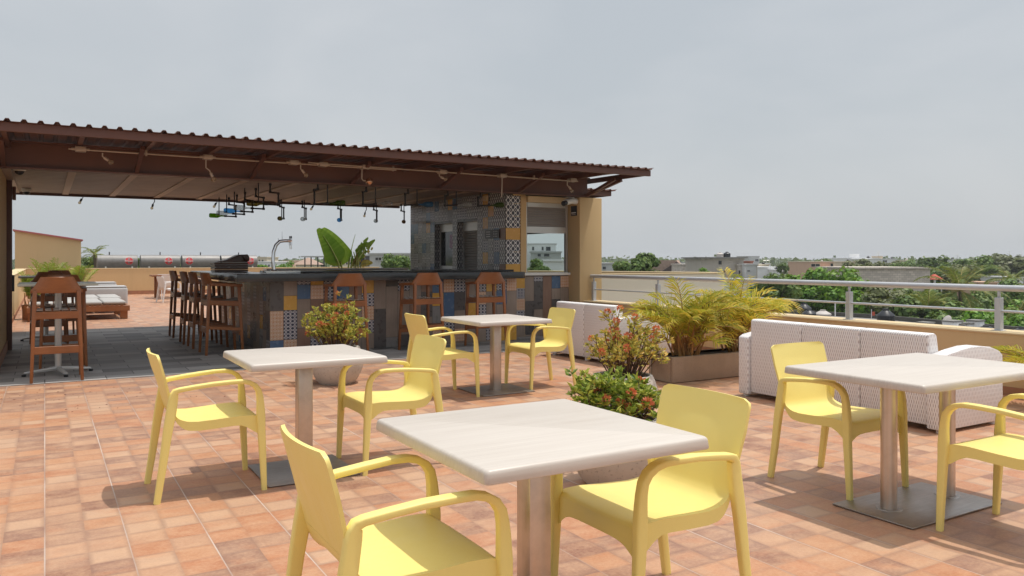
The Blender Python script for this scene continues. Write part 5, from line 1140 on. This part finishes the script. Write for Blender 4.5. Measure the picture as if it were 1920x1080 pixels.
# ---------------------------------------------------------------- trees
def crown_mesh(seed, n, R, leafsize, clumps, flat=.75):
    r = random.Random(seed); mb = MB(); cs = []
    for i in range(clumps):
        v = Vector((r.gauss(0, 1), r.gauss(0, 1), r.gauss(.25, .8))).normalized(); q = r.uniform(.35, .86)
        cs.append((Vector((v.x * R * q, v.y * R * q, v.z * R * q * flat)), r.uniform(.2, .4) * R))
    per = n // clumps
    for c, s in cs:
        for j in range(per):
            v = Vector((r.gauss(0, 1), r.gauss(0, 1), r.gauss(.15, 1))).normalized(); p = c + v * s * (r.random() ** .35); p.z = c.z + (p.z - c.z) * .8
            nn = (v + Vector((r.uniform(-.6, .6), r.uniform(-.6, .6), r.uniform(-.2, .9)))).normalized(); tdir = nn.orthogonal().normalized(); tdir = (Matrix.Rotation(r.uniform(0, 6.28), 3, nn) @ tdir)
            L = leafsize * r.uniform(.6, 1.4); b = nn.cross(tdir) * L * .42
            mb.add([p - tdir * L * .5, p + b, p + tdir * L * .5, p - b], [(0, 1, 2, 3)])
    return mb, cs
TPL = {}
def tree(label, px, ytop, wpx, d, mat='leaf_t1', n=2600, base=None, group='trees of the town', flat=.8, seed=None, name='tree', leaf=None):
    R = wpx / 2 * d / FPX; p = at(px, ytop, d); cz = p.z - R * flat * .95
    t = proto(name, label, 'tree', group); t.location = (p.x, p.y, GROUND)
    key = (mat, n, seed if seed is not None else int(px) % 3, leaf)
    if key not in TPL:
        mb, cs = crown_mesh(hash(str(key[2])) % 997 if False else key[2] * 31 + 7, n, 1.0, leaf or (.17 if n < 2000 else .12), 26, .8); TPL[key] = (mb, cs)
    mb, cs = TPL[key]
    ex = sorted(max(abs(v[0]), abs(v[1])) for v in mb.v)[int(len(mb.v) * .965)]; zt = sorted(v[2] for v in mb.v)[int(len(mb.v) * .99)]
    R = R / ex; cz = p.z - zt * R * flat / .8     # the crown really spans the width and height given
    m = MB(); m.v = [(v[0] * R, v[1] * R, v[2] * R * flat / .8 + cz - GROUND) for v in mb.v]; m.f = mb.f; m.mi = mb.mi
    m.build('crown', M[mat], t)
    tb = MB(); h = cz - GROUND; tb.tube([(0, 0, 0), (.02 * R, 0, h * .4), (-.03 * R, .03 * R, h * .8)], .09 * R, 8, r2=.055 * R)
    for c, s in cs[:7]: tb.tube([(-.03 * R, .03 * R, h * .78), (c.x * R * .5, c.y * R * .5, h + c.z * R * .3), (c.x * R * .9, c.y * R * .9, h + c.z * R * .85)], .04 * R, 5, r2=.012 * R)
    tb.build('trunk', M['trunk'], t, smooth=True)
    return t
tree('round dark green tree right of the ochre column', 1190, 477, 84, 62, 'leaf_t1', 5200, seed=11)
tree('large bright green tree behind the railing left of the block wall', 1522, 508, 172, 60, 'leaf_t2', 9000, flat=.75, seed=12, leaf=.085)
tree('bright green tree lower left of the large bright one', 1462, 520, 90, 58, 'leaf_t1', 4200, seed=13)
tree('bright green bushy crown right next to the railing post', 1590, 528, 100, 57, 'leaf_t2', 4200, seed=14)
tree('dusty grey green tree before the salmon house', 1600, 496, 92, 85, 'leaf_t3', 4200, seed=15)
tree('dusty tree crown above the left end of the block wall', 1640, 493, 60, 100, 'leaf_t3', 2600, seed=16); tree('small dusty tree above the middle of the block wall', 1690, 494, 46, 105, 'leaf_t1', 2600, seed=17)
tree('pale speckled tree below the block wall behind the railing post', 1650, 536, 110, 56, 'leaf_t3', 4600, seed=18); tree('green tree below the middle of the block wall', 1700, 542, 90, 58, 'leaf_t1', 4200, seed=19); tree('dark green tree at the right end of the block wall', 1745, 548, 90, 62, 'leaf_t1', 4200, seed=20)
tree('mid green round tree behind the right end of the block wall', 1742, 483, 70, 130, 'leaf_t1', 4200, seed=21); tree('broad green tree right of the block wall', 1775, 497, 70, 110, 'leaf_t1', 4200, seed=22)
tree('olive tree in front of the white tower house', 1802, 497, 60, 100, 'leaf_t3', 4200, seed=23); tree('dark layered tree behind the coconut palm top', 1828, 483, 66, 120, 'leaf_t1', 4200, flat=.6, seed=24)
tree('huge round olive tree at the right edge of the horizon', 1893, 481, 124, 130, 'leaf_t3', 6000, flat=.55, seed=25)
tree('dark tree mass at the right edge below the horizon', 1885, 528, 90, 66, 'leaf_t1', 4600, seed=26); tree('dark low tree right of the railing post at the edge', 1905, 565, 80, 56, 'leaf_t2', 4200, seed=27); tree('dark shrubby tree between the coconut palms and the right post', 1848, 560, 80, 60, 'leaf_t1', 4200, seed=28)
tree('low dark tree right of the grey annexe', 1440, 514, 56, 80, 'leaf_t1', 2600, seed=29); tree('small green tree in front of the grey concrete house', 1322, 503, 26, 85, 'leaf_t2', 1600); tree('slim dark tree beside the white cubic house', 1468, 494, 20, 110, 'leaf_t1', 1600, flat=1.1)
tree('green tree beside the tiled kitchen, right of the banana plant', 745, 479, 62, 50, 'leaf_t1', 4200, seed=30); tree('green tree crown seen through the kiosk window', 1012, 488, 60, 40, 'leaf_t1', 4200, seed=31)
tree('green tree behind the first steel tank', 175, 484, 60, 60, 'leaf_t1', 2600, seed=32); tree('green bushes behind the beer tap', 540, 492, 46, 85, 'leaf_t2', 2600, seed=33); tree('green bush crown left of the beer tap', 492, 497, 30, 80, 'leaf_t2', 1600); tree('dark tree in the gap between two steel tanks', 258, 484, 34, 60, 'leaf_t1', 1600); tree('dark tree in the gap near the third tank badge', 338, 484, 34, 60, 'leaf_t1', 1600)
for px, yt, wp, d, mt, lab in ((1600, 553, 110, 57, 'leaf_t2', 'low bright green bush behind the thin roof poles'), (1690, 558, 130, 55, 'leaf_t1', 'low green bush behind the big black tank'), (1770, 572, 120, 52, 'leaf_t1', 'low green bush behind the satellite dish'), (1835, 585, 110, 50, 'leaf_t2', 'low green bush behind the low dark roof tank'), (1900, 592, 110, 48, 'leaf_t2', 'low green bush below the coconut fronds at the right edge')):
    tree(lab, px, yt, wp, d, mt, 4200, seed=px % 7 + 40)
for i in range(40):
    px = r.uniform(1130, 1925) if i < 30 else r.uniform(470, 770); d = r.uniform(170, 420); yt = r.uniform(486, 493)
    tree('far green tree in the band below the horizon', px, yt, r.uniform(22, 46) * 200 / d * 1.2, d, r.choice(('leaf_t1', 'leaf_t1', 'leaf_t3')), 1600, group='far trees', flat=.65)
# far wood along the horizon
mb = MB(); r = random.Random(77)
for i in range(5200):
    a = math.radians(r.uniform(-40, 72) ); d = r.uniform(430, 1500); c = Vector((math.sin(a) * d, math.cos(a) * d, GROUND + 9.9 - abs(r.gauss(0, 2.2)) + .35 * math.sin(a * 40) + .3 * math.sin(a * 97)))
    for j in range(9):
        v = Vector((r.gauss(0, 1), r.gauss(0, 1), r.gauss(0, .5))); p = c + v * 2.2; n = Vector((r.gauss(0, 1), r.gauss(0, 1), abs(r.gauss(.6, .6)))).normalized(); tdir = n.orthogonal().normalized(); b = n.cross(tdir); L = r.uniform(.7, 1.6)
        mb.add([p - tdir * L, p + b * L, p + tdir * L, p - b * L], [(0, 1, 2, 3)])
tag(mb.build('far_wood', M['leaf_t1']), 'far belt of trees along the horizon', 'woodland', kind='stuff')
# town greenery filling the ground between the houses
mb = MB()
for i in range(2600):
    px = r.uniform(1000, 2050) if r.random() < .8 else r.uniform(380, 800); d = 70 + 330 * r.random() ** 1.2; p = at(px, 500, d); c = Vector((p.x, p.y, GROUND + r.uniform(.5, 5)))
    for j in range(9):
        v = Vector((r.gauss(0, 1), r.gauss(0, 1), r.gauss(0, .7))); q = c + v * 1.3; n = Vector((r.gauss(0, 1), r.gauss(0, 1), abs(r.gauss(.6, .6)))).normalized(); tdir = n.orthogonal().normalized(); b = n.cross(tdir); L = r.uniform(.3, .8)
        mb.add([q - tdir * L, q + b * L, q + tdir * L, q - b * L], [(0, 1, 2, 3)])
tag(mb.build('town_undergrowth', M['leaf_t1']), 'low greenery between the town houses', 'greenery', kind='stuff')
# coconut palms
def coconut(label, px, py, rpx, d, seed, nf=20, mat='leaf_coc'):
    r = random.Random(seed); p = at(px, py, d); L = rpx * d / FPX
    t = thing('coconut_palm', label, 'palm tree', (p.x, p.y, GROUND), 'coconut palms')
    lf, rib, tr = MB(), MB(), MB()
    tr.tube([(p.x + .5, p.y, GROUND), (p.x + .25, p.y, (p.z + GROUND) / 2), (p.x, p.y, p.z)], .17, 10, r2=.11); tr.build('trunk', M['trunk'], t, smooth=True)
    for i in range(nf):
        a = i * 2.399 + r.uniform(-.2, .2); el = r.uniform(-.5, 1.3)
        frond(lf, rib, (p.x, p.y, p.z), a, el, L * r.uniform(.85, 1.15), r.uniform(1.0, 1.7), 34, L * .26, .07 * L / 3, r, vee=.05, start=.16, fwd=.55)
    lf.build('fronds', M[mat], t); rib.build('frond_ribs', M['cocstem'], t, smooth=True)
coconut('large coconut palm with yellow ribs left of the right railing post', 1800, 545, 74, 56, 1, 24); coconut('lower coconut palm left of the large one', 1741, 582, 56, 54, 2, 20); coconut('dark coconut palm at the right edge near the horizon', 1895, 530, 50, 75, 3, 18); coconut('coconut palm fronds at the far right edge below the rail', 1912, 585, 48, 55, 4, 16)
coconut('palm tree behind the left steel tank', 178, 478, 30, 52, 5, 18); coconut('small dark palm crown above the white tower house', 1832, 490, 16, 128, 6, 14)

t = NT('thin_haze'); t.n.remove(t.b); pv = t.new('ShaderNodeVolumePrincipled'); pv.inputs['Color'].default_value = (.93, .95, 1, 1); pv.inputs['Density'].default_value = HAZE; pv.inputs['Anisotropy'].default_value = .2; t.link(pv.outputs[0], t.out.inputs['Volume'])
tag(MB().box(-2600, 2600, -2600, 4100, GROUND - 1, 7).build('haze', t.m), 'thin pale haze over the town', 'haze', kind='stuff')
pet = MB(); r = random.Random(41)
for i in range(90):
    px, py = r.gauss(.35, .55), r.gauss(9.5, .75); a = r.uniform(0, 6.28); L = r.uniform(.006, .014)
    pet.add([(px - L * math.cos(a), py - L * math.sin(a), .0012), (px + .5 * L * math.sin(a), py - .5 * L * math.cos(a), .004), (px + L * math.cos(a), py + L * math.sin(a), .0016), (px - .5 * L * math.sin(a), py + .5 * L * math.cos(a), .005)], [(0, 1, 2, 3)])
tag(pet.build('fallen_petals', plain('dry_red_petal', (.16, .035, .025), .8, var=.4, nscale=30)), 'dry red petals scattered on the tiles by the bar stool', 'petals', kind='stuff')

# ================================================================ SKY, SUN, CAMERA
SUN = Vector((.28, -.06, 1)).normalized(); EL = math.asin(SUN.z); AZ = math.atan2(SUN.x, SUN.y)
wld = bpy.data.worlds.new('World'); sc.world = wld; wld.use_nodes = True
nt = wld.node_tree; N, LK = nt.nodes, nt.links; bg = N['Background']
sky = N.new('ShaderNodeTexSky'); sky.sky_type = 'NISHITA'; sky.sun_disc = False; sky.sun_elevation = EL; sky.sun_rotation = AZ; sky.dust_density = 4; sky.air_density = 1.2; sky.altitude = 10
tc = N.new('ShaderNodeTexCoord'); mp = N.new('ShaderNodeMapping'); mp.inputs['Scale'].default_value = (1, 1, 2.2); LK.new(tc.outputs['Generated'], mp.inputs[0])
def wn(scale, det, rough, dist=0):
    n = N.new('ShaderNodeTexNoise'); n.inputs['Scale'].default_value = scale; n.inputs['Detail'].default_value = det; n.inputs['Roughness'].default_value = rough; n.inputs['Distortion'].default_value = dist; LK.new(mp.outputs[0], n.inputs['Vector']); return n.outputs['Fac']
rp = N.new('ShaderNodeValToRGB'); e = rp.color_ramp.elements; e[0].position = .33; e[0].color = (4.75, 5.1, 5.4, 1); e[1].position = .66; e[1].color = (5.7, 5.9, 6.1, 1)
LK.new(wn(2.3, 5, .5, .4), rp.inputs[0])
mx = N.new('ShaderNodeMix'); mx.data_type = 'RGBA'; mx.inputs[0].default_value = .86; LK.new(sky.outputs[0], mx.inputs[6]); LK.new(rp.outputs[0], mx.inputs[7])
dt = N.new('ShaderNodeVectorMath'); dt.operation = 'DOT_PRODUCT'; LK.new(tc.outputs['Generated'], dt.inputs[0]); dt.inputs[1].default_value = SUN   # thin cloud glow round the sun, out of frame, added for fill light
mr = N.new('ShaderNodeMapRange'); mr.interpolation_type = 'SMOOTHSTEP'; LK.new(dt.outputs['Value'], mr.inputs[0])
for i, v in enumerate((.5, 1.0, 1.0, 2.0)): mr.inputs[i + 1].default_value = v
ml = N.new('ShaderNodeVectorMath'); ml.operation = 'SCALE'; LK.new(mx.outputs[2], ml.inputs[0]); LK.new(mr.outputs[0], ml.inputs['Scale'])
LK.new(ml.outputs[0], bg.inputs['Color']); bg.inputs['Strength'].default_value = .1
sl = bpy.data.lights.new('sun', 'SUN'); sl.energy = 2.5; sl.angle = math.radians(.55); sl.color = (1, .95, .87)
so = bpy.data.objects.new('sun', sl); COL.objects.link(so); so.rotation_euler = SUN.to_track_quat('Z', 'Y').to_euler(); so.location = (5, -5, 20)
cam = bpy.data.cameras.new('camera'); cam.sensor_width = 36; cam.lens = 36 * FPX / 1920; cam.shift_y = -(540 - HY) / 1920; cam.clip_start = .05; cam.clip_end = 6000
co = bpy.data.objects.new('camera', cam); COL.objects.link(co); co.location = (0, 0, CH); co.rotation_euler = (math.radians(90), 0, -TH); sc.camera = co
vs = sc.view_settings; vs.view_transform = 'Standard'; vs.look = 'None'; vs.exposure = .2; vs.gamma = 1; vs.use_curve_mapping = False
sc.cycles.max_bounces = 8; sc.cycles.transparent_max_bounces = 12; sc.cycles.caustics_reflective = False; sc.cycles.caustics_refractive = False
